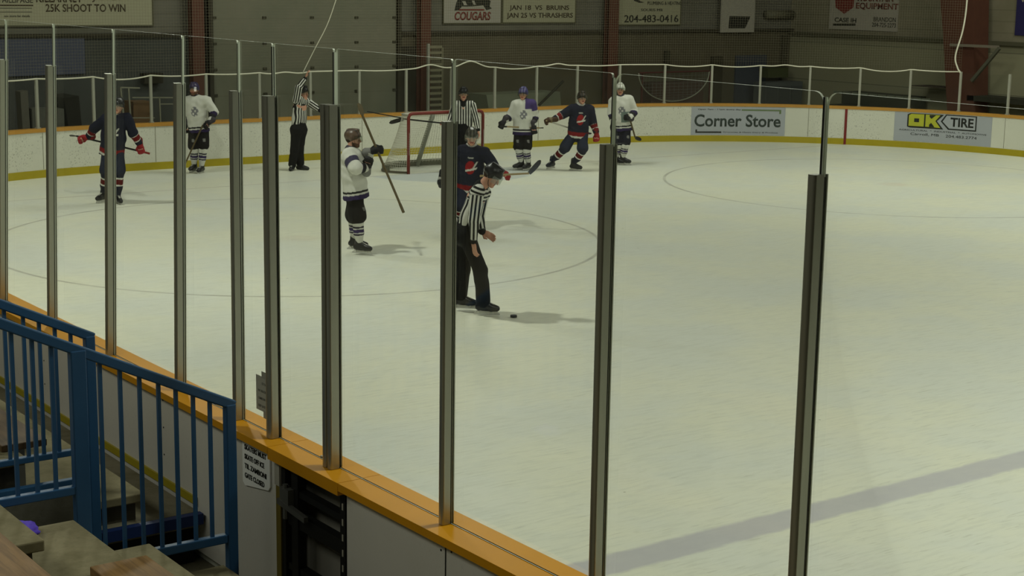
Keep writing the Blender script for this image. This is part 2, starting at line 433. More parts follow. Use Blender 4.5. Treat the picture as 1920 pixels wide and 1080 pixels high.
# ---- near posts
POSTS = [(-13.59, 1), (-14.82, 1), (-16.07, 1), (-17.33, 1), (-18.21, 1), (-18.70, 2), (-19.45, 3), (-20.665, 1), (-21.95, 1), (-23.225, 1)]
PL = ['tall aluminium glass post cut by the left edge of the photo', 'aluminium glass post rising behind the end of the far blue railing',
      'aluminium glass post standing in front of the navy player at far left', 'aluminium glass post beside the white-jersey player at the end boards, behind the blue railing',
      'slim aluminium glass post directly left of the taped paper notice', 'wide aluminium gate post directly right of the taped paper notice',
      'thick double aluminium post on the right of the open gate', 'aluminium glass post in front of the bending linesman and navy player',
      'aluminium glass post in the middle of the clear ice, bottom out of frame', 'rightmost and nearest aluminium glass post, crossing the blue line']
LEAN = [(-13.55, .130), (-14.77, .090), (-16.02, .074), (-17.285, .047), (-18.20, .012)]   # base y and lean of the older posts
def lean_y(y, z):
    for b_, k_ in LEAN:
        if abs(b_-y) < .08: return b_-k_*(z-1.05)
    return y
for (y, k), lb in zip(POSTS, PL):
    hw = {1: .0225, 2: .035, 3: .052}[k]; d = {1: .041, 2: .050, 3: .052}[k]
    yb = lean_y(y, 1.05); t = empty('glass_post', (-13.73, y, 1.05), lb, 'post', 'near side glass posts'); og = t.location[:]
    def prof(y0, y1, x0):
        n = 6; pts = []
        r = (y1-y0)/2*.8
        for i in range(n+1):
            a = math.pi/2*i/n; pts.append((x0+r*.5*(1-math.cos(a)) if 0 else x0+r*.6*(1-math.sin(a)), y0+r*(1-math.cos(a))))
        for i in range(n+1):
            a = math.pi/2*(1-i/n); pts.append((x0+r*.6*(1-math.sin(a)), y1-r*(1-math.cos(a))))
        return pts+[(-13.712, y1), (-13.712, y0)]
    ztop = 3.205
    if k == 3:
        MB(og).prism(prof(y+.006, y+hw, -13.722-d), 2, 1.05, ztop).build('extrusion', M_ALU, t, smooth=False)
        MB(og).prism(prof(y-hw, y-.006, -13.722-d), 2, 1.05, ztop).build('extrusion', M_ALU, t)
        MB(og).box(-13.75, -13.712, y-.006, y+.006, 1.05, ztop-.01).build('groove', M_GASK, t)
    else:
        MB(og).prism(prof(y-hw, y+hw, -13.722-d), 2, 1.05, ztop).build('extrusion', M_ALU, t)
    MB(og).box(-13.712, -13.705, y-hw*.95, y+hw*.95, 1.05, ztop-.01).build('rubber_gasket', M_GASK, t)
    MB(og).box(-13.689, -13.683, y-hw*.7, y+hw*.7, 1.05, ztop).build('inner_channel', M_ALU, t)
    jw = .0075 if k > 1 else (.0055 if y < -23 else .0035); MB(og).box(-13.707, -13.689, y-.001, y+jw*1.7, 1.05, 3.50).build('joint_strip', M_GASK, t)
    MB(og).box(-13.707, -13.697, y-.001-jw*1.2, y-.0012, 1.05, 3.50).build('edge_trim', M_GEDGE, t)
    t.location.y = yb; t.rotation_euler.x = math.atan((lean_y(y, 1.05)-lean_y(y, 2.05)))
# ---- near glass
def rrect(y0, y1, z0, z1, r, n=5, sk=(0, 0)):
    y0b, y1b = y0, y1; y0 += sk[0]; y1 += sk[1]
    pts = [(y0b, z0), (y1b, z0)]
    for i in range(n+1): a = math.pi/2*i/n; pts.append((y1-r+r*math.cos(a), z1-r+r*math.sin(a)))
    for i in range(n+1): a = math.pi/2*(1+i/n); pts.append((y0+r+r*math.cos(a), z1-r+r*math.sin(a)))
    return pts
ys = [-12.34, -13.59, -14.82, -16.07, -17.33, -18.21, -18.70, -19.45, -20.665, -21.95, -23.225, -24.48]
GL = ['leftmost visible clear glass pane above the near boards', 'clear glass pane in front of the far left end boards', 'clear glass pane framing the navy player at far left',
      'clear glass pane framing the white-jersey player at the end boards', 'narrow clear glass pane left of the taped notice pane', 'narrow clear pane carrying the taped paper notice',
      'clear glass pane over the open gate, linesman with raised arm seen through it', 'clear pane framing the goal and white-jersey player holding his stick up',
      'clear pane framing the bending linesman and the puck', 'clear pane framing the corner store sign', 'rightmost clear pane of the near glass, cut by the photo edge']
for i in range(len(ys)-1):
    a, b = ys[i+1]+.010, ys[i]-.010
    if i == 7: a, b = ys[i+1]+.012, ys[i]-.02
    a += lean_y(ys[i+1], 1.05)-ys[i+1]; b += lean_y(ys[i], 1.05)-ys[i]
    sk = (lean_y(ys[i+1], 3.52)-lean_y(ys[i+1], 1.05), lean_y(ys[i], 3.52)-lean_y(ys[i], 1.05))
    t = tag(MB((-13.70, (a+b)/2, 1.05)).prism(rrect(a, b, 1.05, 3.52, .05 if i > 8 else .012, sk=sk), 0, -13.704, -13.692).build('rink_glass', [M_GLASS, M_GEDGE]), GL[i], 'glass panel', 'near side glass panes')
    for p in t.data.polygons: p.material_index = 0 if abs(p.normal.x) > .7 else 1
# ---- far posts and panes
M_PALE = mat('post_pale', srgb(152, 152, 138), .5, var=.06)
ORD = ['leftmost', 'second from left', 'third from left', 'fourth from left', 'fifth from left', 'sixth from left', 'seventh from left', 'eighth from left', 'ninth from left', 'tenth from left', 'eleventh from left',
       'eleventh from right', 'tenth from right', 'ninth from right', 'eighth from right', 'seventh from right', 'sixth from right', 'fifth from right', 'fourth from right', 'third from right', 'second from right', 'rightmost']
ss_ = [22.43-1.2165*k for k in range(22)][::-1]
for k, s in enumerate(ss_):
    if s < -3: continue
    x, y, nx, ny = pathn(s)
    t = empty('far_glass_post', (x+nx*.07, y+ny*.07, HB), ORD[k]+' slim pale post on top of the far curved boards', 'post', 'slim posts on the far boards')
    rz = math.atan2(ny, nx)
    MB().box(-.03, .02, -.026, .026, 0, .95).build('upright', M_PALE, t); MB().box(-.05, .04, -.04, .04, 0, .02).build('foot_plate', M_PALE, t)
    t.rotation_euler.z = rz
    if k < len(ss_)-1:
        s2 = ss_[k+1]
        mb = MB((x, y, HB)); mb.sweep(run(s+.04, s2-.04, .3), [(.064, HB), (.072, HB), (.072, 1.87), (.064, 1.87)])
        o = mb.build('rink_glass', M_GLASS); tag(o, 'clear pane right of the '+ORD[k]+' slim far post', 'glass panel', 'panes on the far boards')

# ---- protective net and ropes
def rope_z(s):
    k = (s-22.43)/1.2165; i = math.floor(k); f = k-i
    rr = random.Random(i+99); sag = rr.choice([.0, .02, .07, .05, .03, .0])
    up = rr.choice([0, 0, .05, -.02]); bump = .05*math.exp(-((f-.5)/.2)**2) if rr.random() < .3 else 0
    return 1.905 - sag*4*f*(1-f) + bump + .17*math.exp(-((s-8.35)/.35)**2) + .09*math.exp(-((s-7.25)/.3)**2)
mbn = MB((0, END_Y, 2)); S0, S1 = -3.2, 21.2
ns = int((S1-S0)/.06)
def gx(s): return path(s, .07)
for i in range(ns+1):
    s = S0+(S1-S0)*i/ns; x, y = gx(s)
    mbn.tube([(x, y, rope_z(s)), (x, y, 4.2)], .0018, 3, False)
z = 2.0
while z < 4.2:
    pts = [(*gx(S0+(S1-S0)*i/60), z) for i in range(61)]
    mbn.tube(pts, .0018, 3, False); z += .06
M_NET = mat('net_cord', srgb(120, 116, 96), .8, var=.05)
o = mbn.build('protective_net', M_NET, fix=False); tag(o, 'fine mesh protective netting hanging above the curved end boards', 'net')
M_ROPE = mat('rope_white', srgb(214, 212, 192), .6, var=.05)
n = 320; pts = [(*path(S0+(S1-S0)*i/n, .05), rope_z(S0+(S1-S0)*i/n)) for i in range(n+1)]
tag(MB(pts[0]).tube(pts, .016, 6).build('net_rope', M_ROPE, smooth=True), 'white rope along the bottom of the netting, sagging between the far posts', 'rope')
def cord(name, pts, r, label):
    c = [Vector(p) for p in pts]; out = []
    for i in range(len(c)-1):
        p0, p1, p2, p3 = c[max(i-1, 0)], c[i], c[i+1], c[min(i+2, len(c)-1)]
        for j in range(8):
            t = j/8; out.append(.5*((2*p1)+(p2-p0)*t+(2*p0-5*p1+4*p2-p3)*t*t+(3*p1-3*p2+p3-p0)*t**3))
    out.append(c[-1]); tag(MB(pts[0]).tube(out, r, 6).build(name, M_ROPE, smooth=True), label, 'rope')
a = Vector((*path(21.2, .05), 1.88))
cord('net_rope', [a, a+Vector((-.06, .05, .12)), a+Vector((-.10, .1, .40)), a+Vector((-.02, 0, 1.0)), a+Vector((.06, 0, 1.6)), a+Vector((.04, 0, 2.4))], .02, 'white rope rising from the right end of the netting in front of the big column')
b0 = at(568, 136, 1, END_Y+.0); b1 = at(590, 92, 1, END_Y-.1); b2 = at(614, 45, 1, END_Y-.3); b3 = at(633, -10, 1, END_Y-.5)
cord('pull_cord', [b0, b1, b2, b3], .010, 'thin white cord slanting up from the rope above the raised-arm linesman')

# ================================================================= GOAL
gl = empty('goal_net', (0, 0, 0), 'red-framed hockey goal with white netting standing at the end of the ice', 'goal')
M_RED = mat('goal_red', srgb(118, 42, 34), .4, var=.08)
mb = MB(); mb.tube([(-.915, 0, 0), (-.915, 0, 1.14), (-.885, 0, 1.2), (-.82, 0, 1.22), (.82, 0, 1.22), (.885, 0, 1.2), (.915, 0, 1.14), (.915, 0, 0)], .034, 10)
mb.build('goal_frame', M_RED, gl, smooth=True)
def bez(P, n):
    P = [Vector(p) for p in P]; out = []
    for i in range(n+1):
        t = i/n; L = P[:]
        while len(L) > 1: L = [L[j].lerp(L[j+1], t) for j in range(len(L)-1)]
        out.append(L[0])
    return out
def base_curve(n):
    h = bez([(-.915, 0, 0), (-1.32, .25, 0), (-1.35, .95, 0), (-.75, 1.05, 0), (0, 1.05, 0)], n)
    return h+[Vector((-p.x, p.y, p.z)) for p in h[::-1][1:]]
def top_curve(n):
    h = bez([(-.915, 0, 0), (-1.0, .25, 0), (-.85, .52, 0), (-.4, .55, 0), (0, .55, 0)], n)
    return h+[Vector((-p.x, p.y, p.z)) for p in h[::-1][1:]]
bc = base_curve(24); tcv = [p+Vector((0, 0, 1.19)) for p in top_curve(24)]
MB().tube([p+Vector((0, 0, .03)) for p in bc], .022, 8).build('base_frame', mat('base_frame_grey', srgb(84, 78, 62), .5), gl, smooth=True)
MB().tube(tcv, .018, 8).build('top_shelf_bar', mat('shelf_bar_white', srgb(150, 148, 134), .5), gl, smooth=True)
m_ = MB(); cpt = len(bc)//2
m_.tube([(0.05, .55, 1.19), (.0, .80, .6), (-.05, 1.02, .03)], .05, 8); m_.build('centre_brace', mat('brace_pad', srgb(140, 142, 128), .7), gl, smooth=True)
m_ = MB(); 
for i in range(6, len(bc)-7): m_.beam(bc[i]+Vector((0, -.02, .08)), bc[i+1]+Vector((0, -.02, .08)), .03, .13)
m_.build('kick_pad', mat('kick_pad_olive', srgb(96, 96, 80), .7), gl)
M_GN = mat('goal_twine', srgb(208, 206, 190), .8, var=.04)
def netgrid(name, A, B, rows, sag=.0):
    mb = MB(); n = len(A); 
    for i in range(0, n):
        mb.tube([A[i].lerp(B[i], t/6)+Vector((0, 0, 0))+(sag*math.sin(math.pi*t/6))*Vector((0, -1, 0)) for t in range(7)], .0035, 3, False)
    for r in range(1, rows):
        t = r/rows; mb.tube([A[i].lerp(B[i], t)+(sag*math.sin(math.pi*t))*Vector((0, -1, 0)) for i in range(n)], .0035, 3, False)
    return mb.build(name, M_GN, gl, fix=False)
fb = base_curve(36); ft = [p+Vector((0, 0, 1.19)) for p in top_curve(36)]
netgrid('netting', [p+Vector((0, 0, .03)) for p in fb], ft, 24, .04)
frontbar = [Vector((-.9+1.8*i/36, 0, 1.21)) for i in range(37)]; backbar = [Vector((-.8+1.6*i/36, .5, 1.19)) for i in range(37)]
netgrid('top_netting', frontbar, backbar, 10)

# ================================================================= BLUE RAILINGS AND STEPS
def railing(name, yy, label, posts, rails, top, bal):
    t = empty(name, (posts[-1][0], yy, posts[-1][1]), label, 'railing'); og = t.location[:]
    MB(og).beam((top[0], yy, top[1]), (top[2], yy, top[3]), .05, .06).build('top_rail', M_BLUE, t, bevel=.008)
    for i_, (x, z0, z1) in enumerate(posts): MB(og).box(x-(.045 if len(posts) == 3 and i_ == 1 else .032), x+(.045 if len(posts) == 3 and i_ == 1 else .032), yy-.03, yy+.03, z0, z1).build('post', M_BLUE, t, bevel=.006)
    for x0, x1, z, h in rails: MB(og).box(x0, x1, yy-.025, yy+.025, z-h/2, z+h/2).build('bottom_rail', M_BLUE, t, bevel=.006)
    for x, z0, z1 in bal: MB(og).box(x-.0105, x+.0105, yy-.0105, yy+.0105, z0, z1).build('baluster', M_BLUE, t)
YA, YB = -18.95, -17.80
sl = -.478
zA = lambda x: 1.385+(x+14.15)*sl
zB = lambda x: 1.635+(x+14.57)*sl
balA = []
for px_ in (186, 223, 259, 294, 326, 358, 389):
    x = at(px_+6, 850, 1, YA).x; balA.append((x, .545, zA(x)))
for px_ in (27, 65, 100):
    x = at(px_, 780, 1, YA).x; balA.append((x, 1.02, zA(x)))
for x in (-15.62, -15.74, -15.86): balA.append((x, 1.02, zA(x)))
railing('stair_railing', YA, 'nearer blue painted steel stair railing, ending in front of the gate',
        [(-16.0, 1.0, zA(-16.0)), (-15.09, .70, zA(-15.09)), (-14.155, .02, zA(-14.15))],
        [(-15.97, -15.12, 1.02, .05), (-15.06, -14.19, .545, .055)], (-16.9, zA(-16.9), -14.127, zA(-14.127)), balA)
balB = []
for px_ in (15, 50, 79, 108, 137):
    x = at(px_, 760, 1, YB).x; balB.append((x, .885, zB(x)))
for x in (-15.25, -15.37, -15.49): balB.append((x, .885, zB(x)))
railing('stair_railing', YB, 'farther blue painted steel stair railing behind the nearer one',
        [(-15.6, .8, zB(-15.6)), (-14.575, .24, zB(-14.575))],
        [(-15.57, -14.6, .885, .04), (-15.57, -14.6, .665, .09)], (-16.5, zB(-16.5), -14.548, zB(-14.548)), balB)
tag(MB((-14.2, YB, .27)).box(-14.54, -13.82, YB-.03, YB+.03, .235, .31).build('edge_beam', M_BLUED), 'low dark blue edge beam joining the railing foot to the boards', 'beam')
# aisle wall, dark recess panel and walkway beyond the railings
tag(MB((-15.5, YB, .3)).box(-17.5, -14.62, YB-.02, YB+.03, -.08, .62).build('aisle_wall_left', concrete_mat('riser_grey', srgb(104, 102, 92))), kind='structure')
M_DK = mat('recess_shade', srgb(34, 32, 26), .9)
tag(MB((-14.2, YB, .1)).box(-14.6, -13.83, YB+.12, YB+.18, -.08, .22).build('recess_shade_panel', M_DK), kind='structure')  # panel painted near-black for the shade inside the open recess
M_WALK = concrete_mat('walkway_concrete', srgb(132, 126, 106))
tag(MB((-15, -11, .2)).box(-18, -13.83, YB+.035, -2, .2, .31).build('floor_walkway', M_WALK), kind='structure')
def slab(name, x0, x1, y0, y1, z, label, zb, m=None, th=.06, inset=.05):
    t = empty(name, ((x0+x1)/2, (y0+y1)/2, zb), label, 'step'); og = t.location[:]
    MB(og).box(x0, x1, y0, y1, z-th, z).build('tread', m or M_CONC, t, bevel=.008)
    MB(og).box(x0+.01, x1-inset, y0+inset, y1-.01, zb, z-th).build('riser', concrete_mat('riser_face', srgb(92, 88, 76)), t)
def plank(x0, x1, y0, y1, z, label, m, th=.045):
    t = empty('bench_seat', ((x0+x1)/2, (y0+y1)/2, z-.4), label, 'bench'); og = t.location[:]
    MB(og).box(x0, x1, y0, y1, z-th, z).build('seat_plank', m, t, bevel=.006)
    L = abs(y1-y0); n = max(2, int(L/1.5)+1)
    for i in range(n):
        y = y0+.3+(L-.6)*i/(n-1); MB(og).box(x0+.12, x1-.06, y-.03, y+.03, z-.42, z-th).build('leg', M_GREYM, t)
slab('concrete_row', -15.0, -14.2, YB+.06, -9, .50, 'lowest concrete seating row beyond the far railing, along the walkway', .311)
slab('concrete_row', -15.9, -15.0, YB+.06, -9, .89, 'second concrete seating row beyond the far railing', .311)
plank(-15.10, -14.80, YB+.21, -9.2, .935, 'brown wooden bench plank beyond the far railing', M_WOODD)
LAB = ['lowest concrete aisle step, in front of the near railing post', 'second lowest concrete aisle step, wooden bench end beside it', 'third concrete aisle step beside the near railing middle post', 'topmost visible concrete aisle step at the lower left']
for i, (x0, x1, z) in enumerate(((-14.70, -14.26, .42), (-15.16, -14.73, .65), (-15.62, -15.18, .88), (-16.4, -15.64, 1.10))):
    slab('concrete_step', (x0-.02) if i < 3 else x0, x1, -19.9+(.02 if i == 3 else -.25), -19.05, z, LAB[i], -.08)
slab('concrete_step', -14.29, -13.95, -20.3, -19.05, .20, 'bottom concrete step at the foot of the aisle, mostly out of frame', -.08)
plank(-15.43, -15.12, -23, -19.93, .93, 'varnished wooden bench plank end at the bottom of the photo', M_WOOD, .05)
plank(-16.35, -15.99, -24, -20.2, 1.33, 'brown wooden bench plank cut by the bottom left corner', M_WOOD, .05)
# purple cloth behind the step
bm = bmesh.new(); bmesh.ops.create_icosphere(bm, subdivisions=3, radius=1)
for v in bm.verts:
    n_ = math.sin(v.co.x*7+v.co.y*5)*.16+math.sin(v.co.z*9+v.co.x*3)*.12
    v.co = Vector((v.co.x*.07*(1+n_), v.co.y*.11*(1+n_), v.co.z*.035*(1+n_)))
me = bpy.data.meshes.new('cloth'); bm.to_mesh(me); bm.free()
for p in me.polygons: p.use_smooth = True
tag(link('crumpled_cloth', me, mat('purple_cloth', srgb(92, 70, 190), .8, var=.3, scale=20), None, (-15.50, -19.16, .915)), 'crumpled purple cloth lying beside the aisle step', 'cloth')

# ================================================================= SIGNS
def sign_flat(name, px0, py0, px1, py1, label, m, yy=YW-.05, th=.04, frame=None):
    a = at(px0, py1, 1, yy); b = at(px1, py0, 1, yy)
    t = empty(name, ((a.x+b.x)/2, yy, a.z), label, 'sign'); og = t.location[:]
    MB(og).box(a.x, b.x, yy, yy+th, a.z, b.z).build('sign_board', m, t)
    if frame:
        f = MB(og)
        for q in ((a.x-.03, a.x, a.z-.03, b.z), (b.x, b.x+.03, a.z-.03, b.z), (a.x, b.x, a.z-.03, a.z)): f.box(q[0], q[1], yy-.01, yy+th, q[2], q[3])
        f.build('sign_frame', frame, t)
    def tx(body, x0, y0, x1, y1, m2, **k):
        p = at(x0, y1, 1, yy-.004); q = at(x1, y0, 1, yy-.004)
        text('lettering', body, q.x-p.x, q.z-p.z, p-Vector(og)-Vector((0, .003, 0)), (1, 0, 0), (0, 0, 1), m2, t, **k)
    def rc(x0, y0, x1, y1, m2, nm='printed_bar'):
        p = at(x0, y1, 1, yy-.004); q = at(x1, y0, 1, yy-.004)
        MB(og).box(p.x, q.x, yy-.008, yy-.001, p.z, q.z).build(nm, m2, t)
    def poly(pts, m2, nm='emblem', d=.008):
        P = [at(x, y, 1, yy-.004) for x, y in pts]
        MB(og).prism([(p.x, p.z) for p in P], 1, yy-d, yy-.001).build(nm, m2, t)
    return tx, rc, poly, t
M_FR = mat('sign_frame_dark', srgb(84, 82, 60), .6)
M_TXT2 = mat('marquee_letter', srgb(64, 52, 34), .7, var=.02)
tx, rc, po, _ = sign_flat('arena_sign', -60, -60, 283, 48, 'long cream changeable-letter arena sign at the top left', M_WHT2, frame=M_FR)
tx('KILLARNEY', 68, -13, 154, 4, M_TXT2, bold=.01); tx('JAN 24', 173, -13, 226, 4, M_TXT2, bold=.01)
tx('25K SHOOT TO WIN', 86, 8, 235, 22, M_TXT2, bold=.01)
rc(-40, 9, 62, 11, M_TXT2); tx('DUFAILLIPAGE', -20, -6, 61, 5, M_TXT); rc(0, 15, 60, 15.7, M_TXT); rc(0, 22, 60, 22.8, M_TXT); tx('see store for details', 8, 28, 56, 32, M_TXT)
tx, rc, po, _ = sign_flat('team_sign', 832, -50, 940, 43, 'white team sign with dark emblem over red lettering', M_WHT, frame=M_FR)
tx('COUGARS', 852, 22, 920, 38, M_TXTR, shear=.15, bold=.03)
rc(860, 17, 908, 20, M_TXTR); po([(852, 20), (856, 4), (862, -8), (905, -8), (920, 2), (918, 12), (922, 16), (912, 19), (906, 10), (884, 12), (866, 12), (860, 19)], M_TXT)
po([(866, 2), (872, 2), (876, 10), (870, 10)], M_WHT, d=.012); po([(884, 1), (889, 1), (892, 9), (888, 9)], M_WHT, d=.012); rc(878, 12.3, 902, 15.5, M_WHT)
tx, rc, po, _ = sign_flat('schedule_sign', 943, -50, 1080, 42, 'cream schedule sign listing two January games, right of the team sign', M_WHT2, frame=M_FR)
tx('JAN 18  VS  BRUINS', 955, 10, 1067, 21, M_TXT2, bold=.012); tx('JAN 25 VS THRASHERS', 950, 24, 1074, 36, M_TXT2, bold=.012)
tx, rc, po, _ = sign_flat('sponsor_sign', 1157, -50, 1278, 46, 'white plumbing sponsor sign with a phone number, top centre', M_WHT2, frame=M_FR)
tx('204-483-0416', 1170, 28, 1272, 42, M_TXT, bold=.01); tx('SOURIS MB', 1202, 16, 1242, 21, M_TXT); tx('PLUMBING & HEATING', 1214, 3, 1278, 9, M_TXT)
po([(1184, -6), (1190, 2), (1198, 5), (1208, 5), (1200, 2), (1192, -6)], M_TXT)
tx, rc, po, _ = sign_flat('hanging_banner', 1351, -40, 1418, 61, 'small pale banner with a dark slanted shape, beside the sponsor sign', M_WHT, yy=YW-.25)
po([(1368, 30), (1407, 31), (1397, 53), (1366, 53)], M_TXT)
rc(1352, -40, 1356, 61, mat('banner_edge', srgb(150, 150, 138), .7), 'banner_edge')
# duct right of the banner
tag(MB((16.5, YW-.3, 3)).tube([(16.3, YW-.135, 3.0), (17.4, YW-.135, 3.0)], .13, 12).build('duct_pipe', mat('duct_grey', srgb(100, 98, 78), .6), smooth=True), 'dull horizontal duct pipe between the banner and the equipment sign', 'pipe')
# signs on the right hand wall (plane x)
def sign_x(name, px0, py0, px1, py1, label, m, xx=XW-.05):
    a = at(px0, py1, 0, xx); b = at(px1, py0, 0, xx)
    t = empty(name, (xx, (a.y+b.y)/2, a.z), label, 'sign'); og = t.location[:]
    MB(og).box(xx, xx+.04, b.y, a.y, a.z, b.z).build('sign_board', m, t)
    def tx(body, x0, y0, x1, y1, m2, **k):
        p = at(x0, y1, 0, xx-.004); q = at(x1, y0, 0, xx-.004)
        text('lettering', body, p.y-q.y, q.z-p.z, p-Vector(og)-Vector((.003, 0, 0)), (0, -1, 0), (0, 0, 1), m2, t, **k)
    def po(pts, m2, nm='emblem'):
        P = [at(x, y, 0, xx-.004) for x, y in pts]
        MB(og).prism([(p.y, p.z) for p in P], 0, xx-.008, xx-.001).build(nm, m2, t)
    return tx, po
M_WDIM = mat('faded_white_sign', srgb(170, 164, 150), .6, var=.05)
tx, po = sign_x('equipment_sign', 1554, -40, 1687, 54, 'faded equipment dealer sign with red shield, top right', M_WDIM)
tx('EQUIPMENT', 1605, 7, 1685, 18, mat('brown_letter', srgb(110, 60, 50), .7), bold=.02); tx('MOUNTAIN', 1608, -9, 1676, 2, mat('brown_letter', srgb(110, 60, 50), .7), bold=.02)
po([(1566, -4), (1602, -4), (1600, 14), (1583, 26), (1567, 14)], M_TXTR); tx('CASE IH', 1565, 34, 1606, 41, M_TXT, bold=.02); po([(1562, 44), (1604, 44), (1604, 48), (1562, 48)], M_TXT, 'printed_bar')
tx('BRANDON', 1638, 33, 1680, 40, M_TXT); tx('204-725-2273', 1635, 44, 1680, 50, M_TXT)
tx, po = sign_x('blue_sign', 1902, -40, 1990, 66, 'dark blue sign cut by the top right corner', mat('sign_navy', srgb(44, 40, 84), .6))
tx('W', 1912, -6, 1935, 4, M_WHT)

# ads on the curved boards
SS = np.arange(0, 30, .02); PP = np.array([[*path(s), .5] for s in SS]); dd = PP-CAM; PXS = 960+FPX*(dd@CR)/(dd@CF)
def s_at(px): return float(SS[np.argmin(abs(PXS-px)+(SS > 24)*1e3)])
def ad(name, px0, px1, z0, z1, label, m):
    s0, s1 = s_at(px0), s_at(px1)
    x, y, nx, ny = pathn((s0+s1)/2)
    t = empty(name, (x, y, 0), label, 'sign'); og = Vector(t.location)
    mb = MB(og); mb.sweep(run(s0, s1, .1), [(-.008, z0), (-.001, z0), (-.001, z1), (-.008, z1)]); mb.build('sign_sheet', m, t)
    def wrap(o, off=-.011):
        for v in o.data.vertices:
            a, zz, d = v.co.x, v.co.z, v.co.y
            q = path(a, off-d); v.co = Vector((q[0], q[1], zz))-og
    def tx(body, x0, x1, a, b, m2, lift=0., **k):
        s_0 = s0+(s1-s0)*x0; s_1 = s0+(s1-s0)*x1
        o = text('lettering', body, s_1-s_0, b-a, (s_0, 0, a), (1, 0, 0), (0, 0, 1), m2, t, depth=.003, **k); wrap(o, -.011-lift)
    def po(pts, m2, nm='emblem', lift=0.):
        P = [(s0+(s1-s0)*u, v) for u, v in pts]; o = MB().prism(P, 1, 0, .003).build(nm, m2, t)
        bm = bmesh.new(); bm.from_mesh(o.data); xa = min(p[0] for p in P); xb = max(p[0] for p in P); q_ = xa+.12
        while q_ < xb:
            bmesh.ops.bisect_plane(bm, geom=bm.verts[:]+bm.edges[:]+bm.faces[:], plane_co=(q_, 0, 0), plane_no=(1, 0, 0)); q_ += .12
        bm.to_mesh(o.data); bm.free(); wrap(o, -.011-lift)
    return tx, po
M_AD = mat('ad_bluegrey', srgb(166, 170, 176), .5, var=.04)
tx, po = ad('board_ad', 1295, 1472, .165, .865, 'grey board advertisement reading Corner Store on the far boards', M_AD)
tx('Corner Store', .035, .955, .37, .68, mat('ad_letter', srgb(52, 62, 58), .6), bold=.02)
tx('Open 7am - 11pm every day', .07, .53, .775, .82, M_TXT, bold=.01); M_GRN = mat('ad_green', srgb(104, 122, 84), .6)
po([(.54, .77), (.95, .77), (.95, .70), (.93, .70), (.93, .785), (.54, .785), (.54, .80), (.955, .80), (.955, .77)][0:0] or [(.54, .775), (.955, .775), (.955, .81), (.54, .81)], M_GRN, 'printed_bar')
po([(.935, .71), (.955, .71), (.955, .775), (.935, .775)], M_GRN, 'printed_bar')
po([(.05, .215), (.33, .215), (.33, .25), (.05, .25)], M_TXT, 'printed_bar'); po([(.05, .25), (.068, .25), (.068, .30), (.05, .30)], M_TXT, 'printed_bar')
tx('Groceries & Meats Dairy & Produce', .35, .93, .21, .25, M_TXT)
tx, po = ad('board_ad', 1676, 1859, .165, .865, 'grey tire shop board advertisement with yellow and black letters, right side', M_AD)
M_YEL = mat('ad_yellow', srgb(178, 180, 54), .5); M_ADB = mat('ad_black', srgb(36, 38, 34), .6)
po([(.13, .52), (.13, .82), (.16, .85), (.50, .85), (.43, .69), (.50, .50), (.16, .50)], M_ADB)
po([(.145, .54), (.145, .80), (.17, .835), (.30, .835), (.30, .54)], M_YEL, lift=.004); po([(.315, .54), (.315, .835), (.465, .835), (.415, .69), (.47, .53)], M_YEL, lift=.004)
po([(.20, .64), (.20, .73), (.25, .73), (.25, .64)], M_ADB, lift=.008); po([(.35, .60), (.36, .60), (.36, .78), (.35, .78)], M_YEL, lift=.008)
po([(.375, .74), (.42, .83), (.355, .83), (.355, .78)], M_ADB, lift=.008); po([(.375, .64), (.41, .54), (.355, .54), (.355, .60)], M_ADB, lift=.008)
po([(.52, .86), (.84, .86), (.84, .50), (.55, .50), (.47, .69)], M_ADB, lift=.0); po([(.53, .84), (.828, .84), (.828, .53), (.56, .53), (.49, .69)], M_AD, lift=.004)
tx('TIRE', .57, .81, .58, .80, M_ADB, bold=.03, lift=.008)
tx('AGRICULTURAL  *  INDUSTRIAL  *  AUTOMOTIVE', .05, .95, .42, .46, M_TXT); tx('Carroll, MB', .17, .46, .31, .38, M_TXT); tx('204.483.2774', .53, .85, .31, .375, M_TXT)

# notices by the gate
t = empty('gate_notice', (-13.81, -18.64, .66), 'white notice with bold lettering fixed to the boards below the rail, left of the gate', 'sign'); og = Vector(t.location)
MB(og).prism([(-18.42, .70), (-18.42, .985), (-18.80, .985), (-18.80, .76), (-18.775, .73), (-18.45, .68)], 0, -13.812, -13.802).build('sign_sheet', mat('notice_white', srgb(250, 250, 244), .5, var=.03), t)
for i, s_ in enumerate(('SKATERS MUST', 'SKATE OFF ICE', "TIL ZAMBONI", 'GATE CLOSED')):
    text('lettering', s_, .30-(i % 2)*.03, .034, Vector((-13.813, -18.455, .925-.063*i))-og, (0, -1, 0), (0, 0, 1), M_TXT, t, bold=.02, depth=.002)
t = empty('paper_notice', (-13.706, -18.5, 1.12), 'grey paper notice taped to the glass between two posts', 'paper'); og = Vector(t.location)
MB(og).box(-13.7065, -13.705, -18.665, -18.42, 1.17, 1.40).build('paper_sheet', mat('paper_grey', srgb(166, 166, 152), .7), t)
for y0, y1, z0, z1 in ((-18.62, -18.50, 1.39, 1.435), (-18.62, -18.52, 1.13, 1.18)): MB(og).box(-13.7075, -13.706, y0, y1, z0, z1).build('tape_strip', mat('tape_grey', srgb(150, 150, 138), .5), t)
for i, s_ in enumerate(('STOP', 'NO SKATING WHILE', 'ZAMBONI ON ICE', 'KEEP GATE SHUT')):
    text('lettering', s_, (.07, .2, .17, .15)[i], .016, Vector((-13.7068, -18.45-(.05 if i == 0 else .0), 1.345-.05*i))-og, (0, -1, 0), (0, 0, 1), mat('print_grey', srgb(96, 96, 86), .7), t, depth=.0006, bold=.01)

